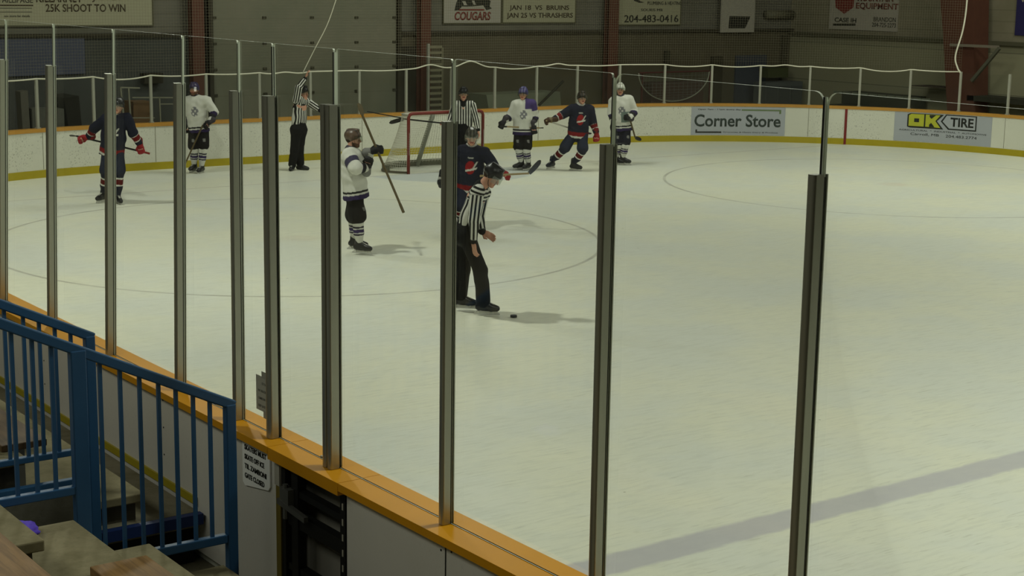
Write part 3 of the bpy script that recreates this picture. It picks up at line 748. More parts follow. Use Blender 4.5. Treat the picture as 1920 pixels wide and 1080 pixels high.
# ================================================================= BEHIND THE END BOARDS
def wall_col(x, w_, label, m=M_RUST, yy=YW-.36, z1=9.2):
    t = empty('steel_column', (x, yy, 0), label, 'column'); og = t.location[:]
    MB(og).box(x-w_/2, x+w_/2, yy-.02, yy, 0, z1).build('flange', m, t); MB(og).box(x-.02, x+.02, yy, yy+.18, 0, z1).build('web', m, t); MB(og).box(x-w_/2, x+w_/2, yy+.18, yy+.2, 0, z1).build('flange', m, t)
wall_col(-2.15, .30, 'red oxide steel wall column left of the large door'); wall_col(4.1, .30, 'red oxide steel wall column left of the team sign'); wall_col(10.25, .34, 'red oxide steel wall column between the schedule and sponsor signs')
# overhead door
dr = empty('door_1', (.8, YW-.2, 0)); tag(dr, kind='structure'); og = Vector(dr.location)
def door_mat():
    m, b, n = base_mat('overhead_door', srgb(136, 134, 104), .6, 0, .25)
    tc = n.new('ShaderNodeTexCoord').outputs['Object']; sx = n.new('ShaderNodeSeparateXYZ'); n.l.new(tc, sx.inputs[0])
    k = n.m('LESS_THAN', n.m('FRACT', n.m('DIVIDE', n.m('ADD', sx.outputs[2], .1), .6)), .02)
    f = n.noise(tc, .7, 4, .6); c = n.mix(n.ss(f, .3, .7), srgb(124, 122, 104), srgb(112, 114, 96))
    n.l.new(n.mix(n.m('MULTIPLY', k, .35), c, srgb(80, 78, 60)), b.inputs['Base Color']); return m
MB(og).box(-1.72, 3.3, YW-.22, YW-.161, 0, 6).build('door_leaf', door_mat(), dr)
mb = MB(og)
for z_ in (2.93, 2.33, 1.73, 1.13):
    for x_ in (-1.68, -.38, .9, 2.15, 3.25): mb.box(x_-.05, x_+.05, YW-.25, YW-.221, z_-.03, z_+.03)
mb.build('hinge', mat('hinge_dark', srgb(60, 58, 42), .7), dr)
mb = MB(og); mb.box(3.32, 3.42, YW-.3, YW-.163, 0, 6); mb.box(-1.84, -1.74, YW-.3, YW-.163, 0, 6); mb.build('door_track', mat('track_dark', srgb(54, 50, 36), .7), dr)
o = MB((3.9, YW-.1, 1)).box(3.44, 4.3, YW-.155, YW-.065, 0, 2.2).build('dark_wall_panel', mat('dark_brown', srgb(52, 48, 36), .8)); tag(o, kind='structure')  # plain dark brown panel on the wall right of the overhead door
def on(px, py, y=5.6): return at(px, py, 1, y)
# ladder / slatted rack
a = on(803, 82, 6.6); b = on(828, 205, 6.6)
t = empty('slatted_rack', ((a.x+b.x)/2, 6.6, 0), 'tall pale slatted ladder rack standing behind the goal', 'ladder'); og = t.location[:]
MB(og).box(a.x-.03, a.x+.03, 6.57, 6.63, 0, a.z).build('upright', M_PALE, t); MB(og).box(b.x-.03, b.x+.03, 6.57, 6.63, 0, a.z-.1).build('upright', mat('rack_olive', srgb(110, 106, 84), .7), t)
for i in range(16):
    z_ = a.z-.08-i*.145
    if z_ > .1: MB(og).box(a.x+.03, b.x-.03, 6.55, 6.62, z_-.03, z_+.03).build('slat', mat('rack_slat', srgb(126, 122, 98), .7), t)
# pale tarp-covered box and leaning pole
def wedge(name, pts, y0, y1, m, label, cat, ground=True):
    P = [at(x, y, 1, y0) for x, y in pts]
    if ground:
        P[2].z = 0.002; P[3].z = .002
    mb = MB((P[0].x, (y0+y1)/2, P[2].z)); mb.prism([(p.x, p.z) for p in P], 1, y0, y1); return tag(mb.build(name, m), label, cat)
wedge('covered_crate', [(912, 178), (1050, 172), (1056, 240), (925, 240)], 5.6, 6.4, mat('tarp_pale', srgb(120, 124, 104), .7), 'pale covered crate behind the purple-helmeted player', 'crate')
p = on(1008, 200, 5.4); q = on(1056, 152, 5.4)
tag(MB(p).tube([Vector((p.x-.9, p.y, .03)), q], .035, 8).build('leaning_pole', mat('pole_dark', srgb(44, 42, 30), .7)), 'dark pole leaning against the pale covered crate', 'pole')
# spare goal lying beyond the corner
t = empty('spare_goal', (12.2, 4.6, 0), 'spare goal frame with grey netting stored behind the boards beside the corner store sign', 'goal'); og = Vector(t.location)
c0 = on(1203, 135, 5.2); c1 = on(1335, 135, 5.2); cz = on(1265, 135, 5.2)
R_ = (c1.x-c0.x)/2; pts = []
for i in range(25):
    a_ = math.pi+math.pi*i/24; pts.append(Vector((cz.x+R_*math.cos(a_), 5.2, cz.z+R_*.62*math.sin(a_))))
MB(og).tube(pts, .016, 8).build('curved_bar', mat('bar_pale', srgb(150, 150, 130), .5), t, smooth=True)
MB(og).tube([pts[0], pts[-1]], .02, 8).build('cross_bar', mat('bar_maroon', srgb(84, 46, 40), .6), t)
mb = MB(og)
for i in range(1, 24):
    mb.tube([pts[i], Vector((pts[i].x, 5.2, cz.z))], .005, 3, False)
for i in range(1, 12):
    a_, b_ = pts[i], pts[24-i]; mb.tube([a_, b_], .005, 3, False)
mb.build('netting', mat('old_twine', srgb(108, 108, 98), .8), t, fix=False)
MB(og).box(c0.x+.02, c0.x+.06, 5.2, 5.24, .001, cz.z).build('upright', mat('bar_maroon', srgb(84, 46, 40), .6), t); MB(og).box(c1.x-.06, c1.x-.02, 5.2, 5.24, .001, cz.z).build('upright', mat('bar_maroon', srgb(84, 46, 40), .6), t)
MB(og).box(c0.x+.45, c1.x-.2, 5.3, 5.7, .01, cz.z-.28).build('folded_pad', mat('pad_brownred', srgb(80, 62, 52), .8), t)
# slate blue door and dark window bank in the end wall
a = at(1380, 104, 1, YW-.1); b = at(1432, 215, 1, YW-.1)
o = MB((a.x, YW, 0)).box(a.x, b.x, YW-.12, YW-.065, 0, a.z).build('door_3', mat('slate_door', srgb(64, 68, 76), .6)); tag(o, kind='structure')
a = at(1436, 155, 1, 6.6); b = at(1540, 215, 1, 6.6)
t = empty('storage_cabinet', ((a.x+b.x)/2, 6.8, 0), 'low slate grey cabinet bank behind the boards right of the slate door', 'cabinet'); og = t.location[:]
MB(og).box(a.x, min(b.x, 17.2), 6.6, 7.1, 0, a.z).build('body', mat('cab_slate', srgb(84, 88, 86), .7), t)
for i in range(3): 
    w_ = (min(b.x, 17.2)-a.x)/3; MB(og).box(a.x+w_*i+.04, a.x+w_*(i+1)-.04, 6.57, 6.599, .3, a.z-.12).build('cabinet_door', mat('cab_door', srgb(70, 74, 74), .6), t)
o = wedge('olive_tarp_roll', [(1440, 128), (1478, 127), (1478, 145), (1440, 146)], 7.0, 7.43, mat('olive_tarp', srgb(66, 70, 36), .8), 'olive green roll on the wall above the slate cabinets', 'roll', False)
for i, (x0, y0, x1, y1, c_) in enumerate(((1338, 106, 1352, 205, (62, 58, 42)), (1470, 66, 1474, 150, (70, 66, 50)), (1250, 95, 1256, 130, (60, 58, 42)))):
    a = at(x0, y0, 1, YW-.2); b = at(x1, y1, 1, YW-.2)
    tag(MB((a.x, YW-.2, b.z)).box(a.x, b.x, YW-.2, YW-.061, b.z, a.z).build('wall_batten', mat('batten%d' % i, srgb(*c_), .8)), ['dark vertical batten on the wall left of the slate door', 'thin dark batten on the wall below the banner gap', 'short dark batten on the wall above the spare goal'][i], 'batten')
# left: frames, cardboard box, machines behind the boards
t = empty('metal_table_frame', (-4.6, 5.0, 0), 'pale welded table frame behind the boards right of the far left player', 'frame'); og = t.location[:]
M_FRM = mat('frame_pale', srgb(140, 138, 118), .6)
def bar(p0, p1, r, nm, m=M_FRM, y=5.0, t_=None): A_ = at(*p0, 1, y); B_ = at(*p1, 1, y); MB(og).beam(A_, B_, r, r).build(nm, m, t_ or t)
bar((226, 164), (262, 165), .03, 'top_bar'); bar((226, 164), (240, 301), .03, 'leg'); bar((241, 166), (250, 300), .03, 'leg'); bar((248, 183), (340, 183), .025, 'shelf_bar'); bar((299, 183), (304, 297), .025, 'leg'); bar((245, 221), (290, 221), .02, 'lower_bar'); bar((301, 195), (330, 195), .02, 'shelf_bar')
o = wedge('cardboard_box', [(250, 191), (285, 190), (286, 235), (250, 235)], 5.3, 5.8, mat('cardboard', srgb(112, 86, 56), .8), 'brown cardboard box standing inside the pale frame', 'box')
wedge('wall_heater', [(271, 138), (306, 137), (306, 156), (271, 157)], 7.2, 7.44, mat('heater_dark', srgb(46, 42, 28), .8), 'small dark unit on the wall above the cardboard box', 'unit', False)
wedge('dark_machine', [(120, 184), (148, 180), (156, 196), (156, 235), (128, 235)], 5.0, 5.9, mat('machine_dark', srgb(32, 30, 20), .8), 'dark machine behind the far left boards', 'machine')
wedge('low_bench', [(60, 204), (120, 204), (120, 209), (60, 209)], 5.0, 5.5, mat('bench_grey', srgb(88, 88, 78), .8), 'low grey bench behind the far left boards', 'bench')
wedge('grey_bin', [(38, 172), (52, 170), (56, 190), (42, 192)], 5.0, 5.3, mat('chair_grey', srgb(92, 90, 78), .7), 'small grey bin standing at the far left wall', 'bin')
wedge('blue_tarp', [(-20, 66), (158, 66), (160, 138), (-20, 145)], YW-.12, YW-.07, mat('tarp_slate_blue', srgb(82, 86, 102), .8), 'slate blue tarp hung under the long arena sign', 'tarp', False)
# right hand wall: big tapered column, bracket, brace, bleacher
t = empty('steel_column', (17.1, .9, 0), 'wide tapered red-brown steel column at the right wall', 'column'); og = Vector(t.location)
def pX(px, py, x): return at(px, py, 0, x)
P = [pX(1776, 212, 16.7), pX(1825, 212, 16.7), pX(1826, 60, 16.7), pX(1832, -250, 16.7), pX(1742, -250, 16.7), pX(1768, 60, 16.7)]
MB(og).prism([(p.y, max(p.z, .2)) for p in P], 0, 16.7, 17.3).build('column_body', M_RUST, t)
a = pX(1845, -60, 16.9)
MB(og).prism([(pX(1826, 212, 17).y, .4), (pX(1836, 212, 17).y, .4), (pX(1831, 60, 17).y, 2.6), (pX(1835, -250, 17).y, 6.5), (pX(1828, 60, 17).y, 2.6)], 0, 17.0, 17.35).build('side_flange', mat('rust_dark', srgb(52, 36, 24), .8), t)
p = pX(1782, 84, 16.6); q = pX(1872, 88, 16.6)
t = empty('wall_bracket', (16.6, (p.y+q.y)/2, p.z), 'grey horizontal bracket arm with diagonal brace right of the tapered column', 'bracket'); og = Vector(t.location)
MB(og).beam(p, q, .07, .07).build('arm', mat('bracket_pale', srgb(128, 120, 104), .7), t); MB(og).beam(pX(1874, 90, 16.6), pX(1822, 152, 16.6), .08, .08).build('brace', mat('brace_olive', srgb(92, 92, 76), .7), t)
# bleacher behind side boards
t = empty('bleacher', (16.2, 3.6, 0), 'dark bleacher with a row of pale seat pads at the right wall', 'bleacher'); og = Vector(t.location)
u0 = pX(1552, 163, 16.0); u1 = Vector((16, 2.0, 0))
MB(og).box(16.0, 17.3, u1.y, u0.y, 0, .55).build('base', mat('bleach_dark', srgb(66, 68, 54), .8), t)
MB(og).box(16.6, 17.3, u1.y, u0.y, .56, .9).build('upper_tier', mat('bleach_dark', srgb(66, 68, 54), .8), t)
for i in range(11):
    p = pX(1572+i*16.5, 172+i*1.4, 16.0); MB(og).box(15.96, 15.999, p.y-.13, p.y+.13, p.z-.05, p.z+.02).build('seat_pad', mat('pad_pale', srgb(112, 118, 100), .7), t)
p = pX(1718, 156, 16.8); q = pX(1770, 165, 16.8)
tag(MB(p).box(16.6, 17.3, q.y, p.y, q.z, p.z-.05).build('dark_bench', mat('bench_brown', srgb(60, 50, 38), .8)), 'dark brown bench top left of the tapered column', 'bench')
p = pX(1822, 178, 16.9)
tag(MB((17.1, p.y-2, .3)).box(16.7, 17.4, p.y-6, p.y, p.z-.14, p.z).build('wall_ledge', mat('ledge_deep', srgb(54, 54, 42), .8)), 'long dark ledge right of the tapered column', 'ledge')

# ================================================================= PEOPLE
HF = Vector((CF[0], CF[1], 0)).normalized()           # horizontal heading used only to lay out the poses
HR = Vector((CR[0], CR[1], 0)).normalized()
def V3(a): return np.array(a, dtype=np.float64)
class Sdf:
    def __init__(s): s.p = []
    def cap(s, a, b, ra, rb=None, flat=None, tagv=0, k=None, cut=None):
        s.p.append(dict(cut=cut, t='c', a=V3(a), b=V3(b), ra=ra, rb=ra if rb is None else rb, flat=flat, tag=tagv, k=k)); return s
    def ell(s, c, r, M=None, tagv=0, k=None):        # M rows = local axes
        s.p.append(dict(cut=None, t='e', a=V3(c), b=V3(c), r=V3(r), M=np.eye(3) if M is None else np.array(M), tag=tagv, k=k)); return s
    def rad(s, p): return float(max(p['r'])) if p['t'] == 'e' else max(p['ra'], p['rb'])*1.05
    def ev(s, p, P):
        if p['t'] == 'e':
            q = (P-p['a'])@p['M'].T; k0 = np.linalg.norm(q/p['r'], axis=-1); k1 = np.linalg.norm(q/(p['r']**2), axis=-1)
            return k0*(k0-1)/np.maximum(k1, 1e-6), np.zeros(P.shape[:-1])
        d = p['b']-p['a']; q = P-p['a']; L = max(d@d, 1e-9)
        t = np.clip(q@d/L, 0, 1); v = q-t[..., None]*d
        if p['flat'] is not None:
            ax, f = p['flat']; c = v@ax; v = v+(1/f-1)*c[..., None]*ax
            return (np.linalg.norm(v, axis=-1)-(p['ra']+(p['rb']-p['ra'])*t))*(.5+.5*f), t
        return np.linalg.norm(v, axis=-1)-(p['ra']+(p['rb']-p['ra'])*t), t
    def mesh(s, h, k=.03, cuts=(), noise=0., seed=0):
        lo = np.min([np.minimum(p['a'], p['b'])-s.rad(p) for p in s.p], axis=0)-2.5*h-noise
        hi = np.max([np.maximum(p['a'], p['b'])+s.rad(p) for p in s.p], axis=0)+2.5*h+noise
        n = np.ceil((hi-lo)/h).astype(int)+1
        D = np.full(n, .5)
        ax = [lo[i]+np.arange(n[i])*h for i in range(3)]
        for p in s.p:
            m = s.rad(p)+.07
            i0 = [max(0, int((min(p['a'][i], p['b'][i])-m-lo[i])/h)) for i in range(3)]
            i1 = [min(n[i], int((max(p['a'][i], p['b'][i])+m-lo[i])/h)+2) for i in range(3)]
            sl = tuple(slice(a, b) for a, b in zip(i0, i1))
            G = np.stack(np.meshgrid(ax[0][sl[0]], ax[1][sl[1]], ax[2][sl[2]], indexing='ij'), -1)
            d, _ = s.ev(p, G); o = D[sl]
            if p['cut']: d = np.maximum(d, (G-V3(p['cut'][0]))@V3(p['cut'][1]))
            o = D[sl]; kk = p['k'] or k
            hh = np.clip(.5+.5*(o-d)/kk, 0, 1); D[sl] = o+(d-o)*hh-kk*hh*(1-hh)
        if noise or cuts:
            G = np.stack(np.meshgrid(*ax, indexing='ij'), -1)
            if noise:
                r = np.random.RandomState(seed)
                for _ in range(4):
                    w_ = r.normal(size=3)*22; w2 = r.normal(size=3)*9
                    D += noise*.5*np.sin(G@w_+2*np.sin(G@w2)+r.rand()*6)
            for c, nn in cuts: D = np.maximum(D, (G-V3(c))@V3(nn))
        return nets(D, lo, h)
    def attr(s, P):
        best = np.full(len(P), 9.); tg = np.zeros(len(P), int); tt = np.zeros(len(P))
        for p in s.p:
            d, t = s.ev(p, P); m = d < best; best[m] = d[m]; tg[m] = p['tag']; tt[m] = t[m]
        return tg, tt
def nets(D, lo, h):
    S_ = D < 0
    c = [S_[i:D.shape[0]-1+i, j:D.shape[1]-1+j, k:D.shape[2]-1+k] for i in (0, 1) for j in (0, 1) for k in (0, 1)]
    cnt = sum(x.astype(np.int8) for x in c); act = (cnt > 0) & (cnt < 8)
    idx = np.full(act.shape, -1, int); cells = np.argwhere(act); idx[act] = np.arange(len(cells))
    acc = np.zeros((len(cells), 3)); num = np.zeros(len(cells))
    cr = [(i, j, k) for i in (0, 1) for j in (0, 1) for k in (0, 1)]
    for a in range(8):
        for b in range(a+1, 8):
            if sum(abs(cr[a][i]-cr[b][i]) for i in range(3)) != 1: continue
            pa = cells+cr[a]; pb = cells+cr[b]
            da = D[pa[:, 0], pa[:, 1], pa[:, 2]]; db = D[pb[:, 0], pb[:, 1], pb[:, 2]]
            m = (da < 0) != (db < 0); t = np.where(m, da/np.where(m, da-db, 1), 0)
            acc[m] += (np.array(cr[a])+(np.array(cr[b])-np.array(cr[a]))*t[m, None]); num[m] += 1
    V = lo+h*(cells+acc/num[:, None]); F = []
    for ax in range(3):
        o = [0, 0, 0]; o[ax] = 1; o1 = [0, 0, 0]; o1[(ax+1) % 3] = 1; o2 = [0, 0, 0]; o2[(ax+2) % 3] = 1
        n = D.shape; A = S_[:n[0]-o[0], :n[1]-o[1], :n[2]-o[2]]; B = S_[o[0]:, o[1]:, o[2]:]
        E_ = np.argwhere(A != B); E_ = E_[(E_[:, (ax+1) % 3] > 0) & (E_[:, (ax+2) % 3] > 0)]
        o1 = np.array(o1); o2 = np.array(o2)
        g = lambda q: idx[q[:, 0], q[:, 1], q[:, 2]]
        q = np.stack([g(E_), g(E_-o1), g(E_-o1-o2), g(E_-o2)], 1)
        fl = A[E_[:, 0], E_[:, 1], E_[:, 2]]; q[fl] = q[fl][:, ::-1]; F.append(q)
    return V, np.concatenate(F)
def vmat(name, rough=.8, spec=.15, stripes=False, noise=.12):
    if name in MATS: return MATS[name]
    m, b, n = base_mat(name, (.5, .5, .5, 1), rough, 0, spec)
    a = n.new('ShaderNodeAttribute'); a.attribute_name = 'col'; c = a.outputs['Color']
    if stripes:
        s_ = n.new('ShaderNodeAttribute'); s_.attribute_name = 'stripe'; mk = n.new('ShaderNodeAttribute'); mk.attribute_name = 'striped'
        k = n.m('LESS_THAN', n.m('FRACT', s_.outputs['Fac']), .5)
        c = n.mix(n.m('MULTIPLY', k, mk.outputs['Fac']), c, (.012, .012, .012, 1))
    f = n.noise(n.new('ShaderNodeTexCoord').outputs['Object'], 14, 3, .6)
    c = n.mix(1., c, n.m('MULTIPLY_ADD', f, noise*2, 1-noise), 'MULTIPLY')
    n.l.new(c, b.inputs['Base Color']); MATS[name] = m
    return m
def mk(name, VF, m, parent, col=None, extra=None, smooth=True):
    V, F = VF
    me = bpy.data.meshes.new(name); me.from_pydata(V.tolist(), [], F.tolist())
    if col is not None:
        a = me.color_attributes.new('col', 'FLOAT_COLOR', 'POINT'); C_ = np.ones((len(V), 4)); C_[:, :3] = col[:, :3]; a.data.foreach_set('color', C_.ravel().astype(np.float32))
    for k_, v_ in (extra or {}).items():
        a = me.attributes.new(k_, 'FLOAT', 'POINT'); a.data.foreach_set('value', v_.astype(np.float32))
    me.polygons.foreach_set('use_smooth', [smooth]*len(me.polygons))
    o = link(name, me, m, parent); return o
C3 = lambda r, g, b: np.array(srgb(r, g, b)[:3])
WHITE, NAVY, RED, PURP, BLK, SKIN, HAIR = C3(206, 206, 196), C3(32, 34, 48), C3(150, 34, 38), C3(62, 50, 94), C3(22, 22, 24), C3(196, 146, 122), C3(52, 38, 28)
OLIVE = C3(50, 50, 36); BEIGE = C3(160, 140, 104)
M_SKIN = vmat('skin_tone', .6, .3, noise=.06); M_CLOTH = vmat('knit_cloth'); M_ZEB = vmat('striped_cloth', stripes=True); M_SHELLC = vmat('moulded_shell', .35, .4, noise=.04); M_LEATH = vmat('glove_leather', .6, .2)
M_STEEL = mat('blade_steel', srgb(190, 190, 190), .25, metal=.9, var=.02); M_HOLD = mat('holder_white', srgb(196, 196, 186), .5, var=.04)
def visor_mat():
    m = bpy.data.materials.new('visor_clear'); m.use_nodes = True; n = NT(m)
    for x in list(n.n): n.n.remove(x)
    out = n.new('ShaderNodeOutputMaterial'); tr = n.new('ShaderNodeBsdfTransparent'); gl_ = n.new('ShaderNodeBsdfGlossy'); tr.inputs[0].default_value = (.88, .9, .88, 1); gl_.inputs[1].default_value = .12
    mx = n.new('ShaderNodeMixShader'); mx.inputs[0].default_value = .09; n.l.new(tr.outputs[0], mx.inputs[1]); n.l.new(gl_.outputs[0], mx.inputs[2]); n.l.new(mx.outputs[0], out.inputs[0]); return m
M_VISOR = visor_mat()
nrm = lambda v: v/max(np.linalg.norm(v), 1e-9)
def frame_from(f, up=(0, 0, 1)):
    f = nrm(V3(f)); u = V3(up); s_ = nrm(np.cross(f, u)); u = np.cross(s_, f); return s_, f, u   # side (person's right), forward, up
def hand_prims(S_, wr, fdir, sdir, tagv, bare, side=1, open_=False):
    d = nrm(fdir); s_ = nrm(sdir-d*(sdir@d)); n_ = nrm(np.cross(s_, d))*side
    r = .0105 if bare else .019; g = 1. if bare else 1.25
    c = wr+d*.075*g
    if bare: S_.ell(c, (.043, .052, .018), [s_, d, n_], tagv, .012)
    else: S_.ell(c-n_*.01, (.055, .062, .038), [s_, d, n_], tagv, .02)
    ks = []
    for i, off in enumerate((-.034, -.0115, .0115, .034)):
        L = (.9, 1.0, .94, .76)[i]*g; o = s_*off*g
        if open_:
            p0 = c+d*.035*g+o; p1 = p0+d*.042*L+n_*.006; p2 = p1+d*.026*L+n_*.014; p3 = p2+d*.014*L+n_*.014
        else:
            p0 = c+d*.03*g+o; p1 = p0+d*.032*L+n_*.022*g; p2 = p1-d*.008+n_*.032*g*L; p3 = p2-d*.028*L+n_*.004
        S_.cap(p0, p1, r*1.05, r, tagv=tagv, k=.006); S_.cap(p1, p2, r, r*.95, tagv=tagv, k=.006); S_.cap(p2, p3, r*.95, r*.85, tagv=tagv, k=.006)
    t0 = c-d*.035*g-s_*.034*g; t1 = t0-s_*.022*g+d*.03*g+n_*.014*g; t2 = t1+d*.03*g+n_*.016*g+s_*.012*g
    S_.cap(t0, t1, r*1.3, r*1.15, tagv=tagv, k=.008); S_.cap(t1, t2, r*1.15, r*.95, tagv=tagv, k=.006)
    return c+n_*(.018*g)+d*.02*g, s_
PX_CHECK = []
def person(name, label, cat, base, J, style, face, kit, vox=.011, seed=0):
    """base: pixel of the feet on the ice; J: joints as (px, py, metres toward the viewer)"""
    B = at(base[0], base[1], 2, 0.)
    n0 = HF
    def W(q):
        d = ray(q[0], q[1]); c = Vector(B)-HF*q[2]
        t = ((c-Vector(CAM)).dot(HF))/(Vector(d).dot(HF)); p = CAM+d*t
        return p-V3(B)
    j = {k: W(v) for k, v in J.items() if len(v) == 3}
    root = empty(name, B, label, cat)
    off = style == 'official'
    side = nrm(j['shL']-j['shR']); up = nrm(j['N']-j['P']); side = nrm(side-up*(side@up)); dep = nrm(np.cross(side, up))   # dep points out of the chest
    hc = j['H']; fv = V3(HR)*face[0]+V3((0, 0, 1))*face[1]-V3(HF)*face[2]
    hs, hf, hu = frame_from(fv, V3((0, 0, 1))*1.0+up*.3)
    j['N'] = hc-up*.150-nrm(hc-j['N']-up*((hc-j['N'])@up))*min(.06, np.linalg.norm(hc-j['N']-up*((hc-j['N'])@up))) if face[1] > -.6 else j['N']
    j['shR'] = j['shR']+up*.022; j['shL'] = j['shL']+up*.022
    def Hp(x, y, z): return hc+(hs*x+hf*y+hu*z)*1.07
    # ---------- body: one continuous surface
    b = Sdf()
    b.ell(Hp(0, -.012, .03), (.074, .094, .098), [hs, hf, hu], 1); b.cap(Hp(0, .02, -.015), Hp(0, .05, -.072), .062, .040, tagv=1)
    for sx_ in (-1, 1):
        b.cap(Hp(.036*sx_, .055, -.02), Hp(.030*sx_, .062, -.05), .028, .022, tagv=1, k=.02)
        b.ell(Hp(.078*sx_, -.004, -.008), (.012, .021, .032), [hs, hf, hu], 1, .01)
        b.ell(Hp(.030*sx_, .079, .010), (.012, .009, .009), [hs, hf, hu], 2, .006)
    b.cap(Hp(-.036, .074, .030), Hp(.036, .074, .030), .013, tagv=3, k=.014)
    b.cap(Hp(0, .086, .012), Hp(0, .104, -.024), .009, .014, tagv=1, k=.012); b.cap(Hp(-.014, .094, -.028), Hp(.014, .094, -.028), .008, tagv=1, k=.008)
    b.cap(Hp(-.018, .084, -.052), Hp(.018, .084, -.052), .009, tagv=4, k=.008); b.ell(Hp(0, .072, -.088), (.022, .018, .016), [hs, hf, hu], 1)
    b.cap(j['N']-up*.03, hc-hu*.05-hf*.01, .062, .056, tagv=5)
    FL = (dep, .66)
    b.cap(j['P']+up*.02, j['P']+up*.20, .15, .14, flat=FL, tagv=5, k=.05); b.cap(j['P']+up*.22, j['N']-up*.15, .14, .165, flat=FL, tagv=5, k=.05)
    b.cap(j['shR']*.85+j['shL']*.15, j['shL']*.85+j['shR']*.15, .075, tagv=5, k=.05)
    for q in 'RL':
        b.cap(j['sh'+q], j['el'+q], .055, .044, tagv=5); b.cap(j['el'+q], j['wr'+q], .043, .029, tagv=5)
        b.cap(j['hip'+q], j['kn'+q], .082, .055, tagv=5); b.cap(j['kn'+q], j['an'+q], .055, .036, tagv=5)
        tdir = V3(HR)*J['toe'+q][0]-V3(HF)*J['toe'+q][1]; tdir = nrm(tdir); j['t'+q] = tdir
        b.cap(j['an'+q]-V3((0, 0, .03)), j['an'+q]+tdir*.13-V3((0, 0, .05)), .035, .03, tagv=5)
    grips = {}
    for q, sg in (('R', 1), ('L', -1)):
        fd = nrm(j['wr'+q]-j['el'+q]); hd = kit.get('hand'+q)
        if hd is not None: fd = nrm(V3(HR)*hd[0]+V3((0, 0, 1))*hd[1]-V3(HF)*hd[2])
        sd = kit.get('grip'+q, (0.1, 1, .2)); sd = V3(HR)*sd[0]+V3((0, 0, 1))*sd[1]-V3(HF)*sd[2]
        if abs(nrm(sd)@fd) > .9: sd = sd+V3(HR)*.6-V3(HF)*.4
        j['fd'+q] = fd; j['sd'+q] = sd
        if off: grips[q] = hand_prims(b, j['wr'+q], fd, sd, 6, True, sg, kit.get('open'+q, True))
        else: hand_prims(b, j['wr'+q], fd, sd, 6, True, sg, False)
    V, F = b.mesh(.0085 if off else .0105, .028)
    tg, tt = b.attr(V); col = np.tile(SKIN, (len(V), 1)); q_ = (V-hc)@np.array([hs, hf, hu]).T
    col[tg == 3] = SKIN*.8; col[tg == 4] = C3(150, 84, 76)
    eye = np.minimum(np.linalg.norm((q_-[.030, .088, .010])*[1, .5, 1.5], axis=1), np.linalg.norm((q_-[-.030, .088, .010])*[1, .5, 1.5], axis=1))
    col[eye < .016] = C3(190, 186, 176); col[eye < .008] = C3(36, 28, 22)
    browm = (np.abs(q_[:, 2]-.030) < .007) & (q_[:, 1] > .06) & (np.abs(np.abs(q_[:, 0])-.031) < .019); col[browm] = HAIR*1.2
    if kit.get('beard'): col[(q_[:, 2] < -.045) & (q_[:, 1] > .0) & (tg <= 5) & (q_[:, 2] > -.13) & (np.linalg.norm(q_, axis=1) < .15) & (tg != 4)] = C3(96, 66, 46)
    mk('body', (V, F), M_SKIN, root, col)
    # hair under the helmet
    s2 = Sdf(); s2.ell(Hp(0, -.02, .026), (.080, .096, .100), [hs, hf, hu]); V, F = s2.mesh(.009, .02, cuts=[(Hp(0, .045, .02), hf), (Hp(0, -.05, -.065), -hu)])
    mk('hair', (V, F), M_CLOTH, root, np.tile(kit.get('hair', HAIR), (len(V), 1)))
    # ---------- helmet
    hcx = kit.get('helmet', BLK)
    s3 = Sdf(); s3.ell(Hp(0, -.010, .048), (.094, .122, .100), [hs, hf, hu]); s3.cap(Hp(-.02, -.07, .115), Hp(-.02, .06, .125), .022, tagv=1, k=.02); s3.cap(Hp(.02, -.07, .115), Hp(.02, .06, .125), .022, tagv=1, k=.02)
    for sx_ in (-1, 1): s3.cap(Hp(.080*sx_, -.01, .03), Hp(.082*sx_, .005, -.035), .022, .018, k=.02)
    V, F = s3.mesh(.009, .02, cuts=[(Hp(0, 0, -.02), nrm(hf*.55-hu)*1.)])
    q_ = (V-hc)@np.array([hs, hf, hu]).T; col = np.tile(hcx, (len(V), 1)); hc2 = kit.get('helmet2', hcx*.6)
    col[(np.abs(q_[:, 0]) < .012) | (np.abs(np.abs(q_[:, 0])-.05) < .006)] = hc2
    hel = mk('helmet', (V, F), M_SHELLC, root, col)
    if not kit.get('novisor'):
        mb = MB(); n_ = 12; vs = []
        for i in range(n_+1):
            a_ = math.radians(-72+144*i/n_)
            for z_, r_ in ((.050, .118), (-.030, .128)):
                for rr in (r_, r_+.003): mb.v.append(Vector(Hp(math.sin(a_)*rr*.86, math.cos(a_)*rr, z_-(abs(i-n_/2) < 2)*(-.008 if z_ < 0 else 0))))
        for i in range(n_):
            k_ = i*4
            for a_, b_ in ((0, 2), (2, 3), (3, 1), (1, 0)): mb.f.append([k_+a_, k_+b_, k_+4+b_, k_+4+a_]); mb.mi.append(0)
        mb.f += [[0, 1, 3, 2], [n_*4, n_*4+2, n_*4+3, n_*4+1]]; mb.mi += [0, 0]
        mb.build('visor', M_VISOR, hel, smooth=False)
    st = MB()
    for sx_ in (-1, 1): st.tube([Hp(.078*sx_, .01, -.03), Hp(.062*sx_, .03, -.075), Hp(.02*sx_, .05, -.108), Hp(0, .052, -.112)], .004, 5)
    st.build('chin_strap', M_GASK, root)
    # ---------- jersey
    js = Sdf(); bk = kit.get('bulk', 1.); tw = (.185 if off else .215)*bk; fl = (dep, .60 if off else .74)
    hem = kit.get('hem', -.02 if off else -.12)
    HC = (j['P']+up*(hem-.03), -up)
    js.cap(j['P']+up*(hem-.06), j['P']+up*.2, tw*(.92 if off else 1.02), tw*.95, flat=fl, tagv=1, k=.05, cut=HC)
    js.cap(j['P']+up*.2, j['N']-up*.19, tw*.94, tw*.97, flat=fl, tagv=1, k=.05, cut=HC)
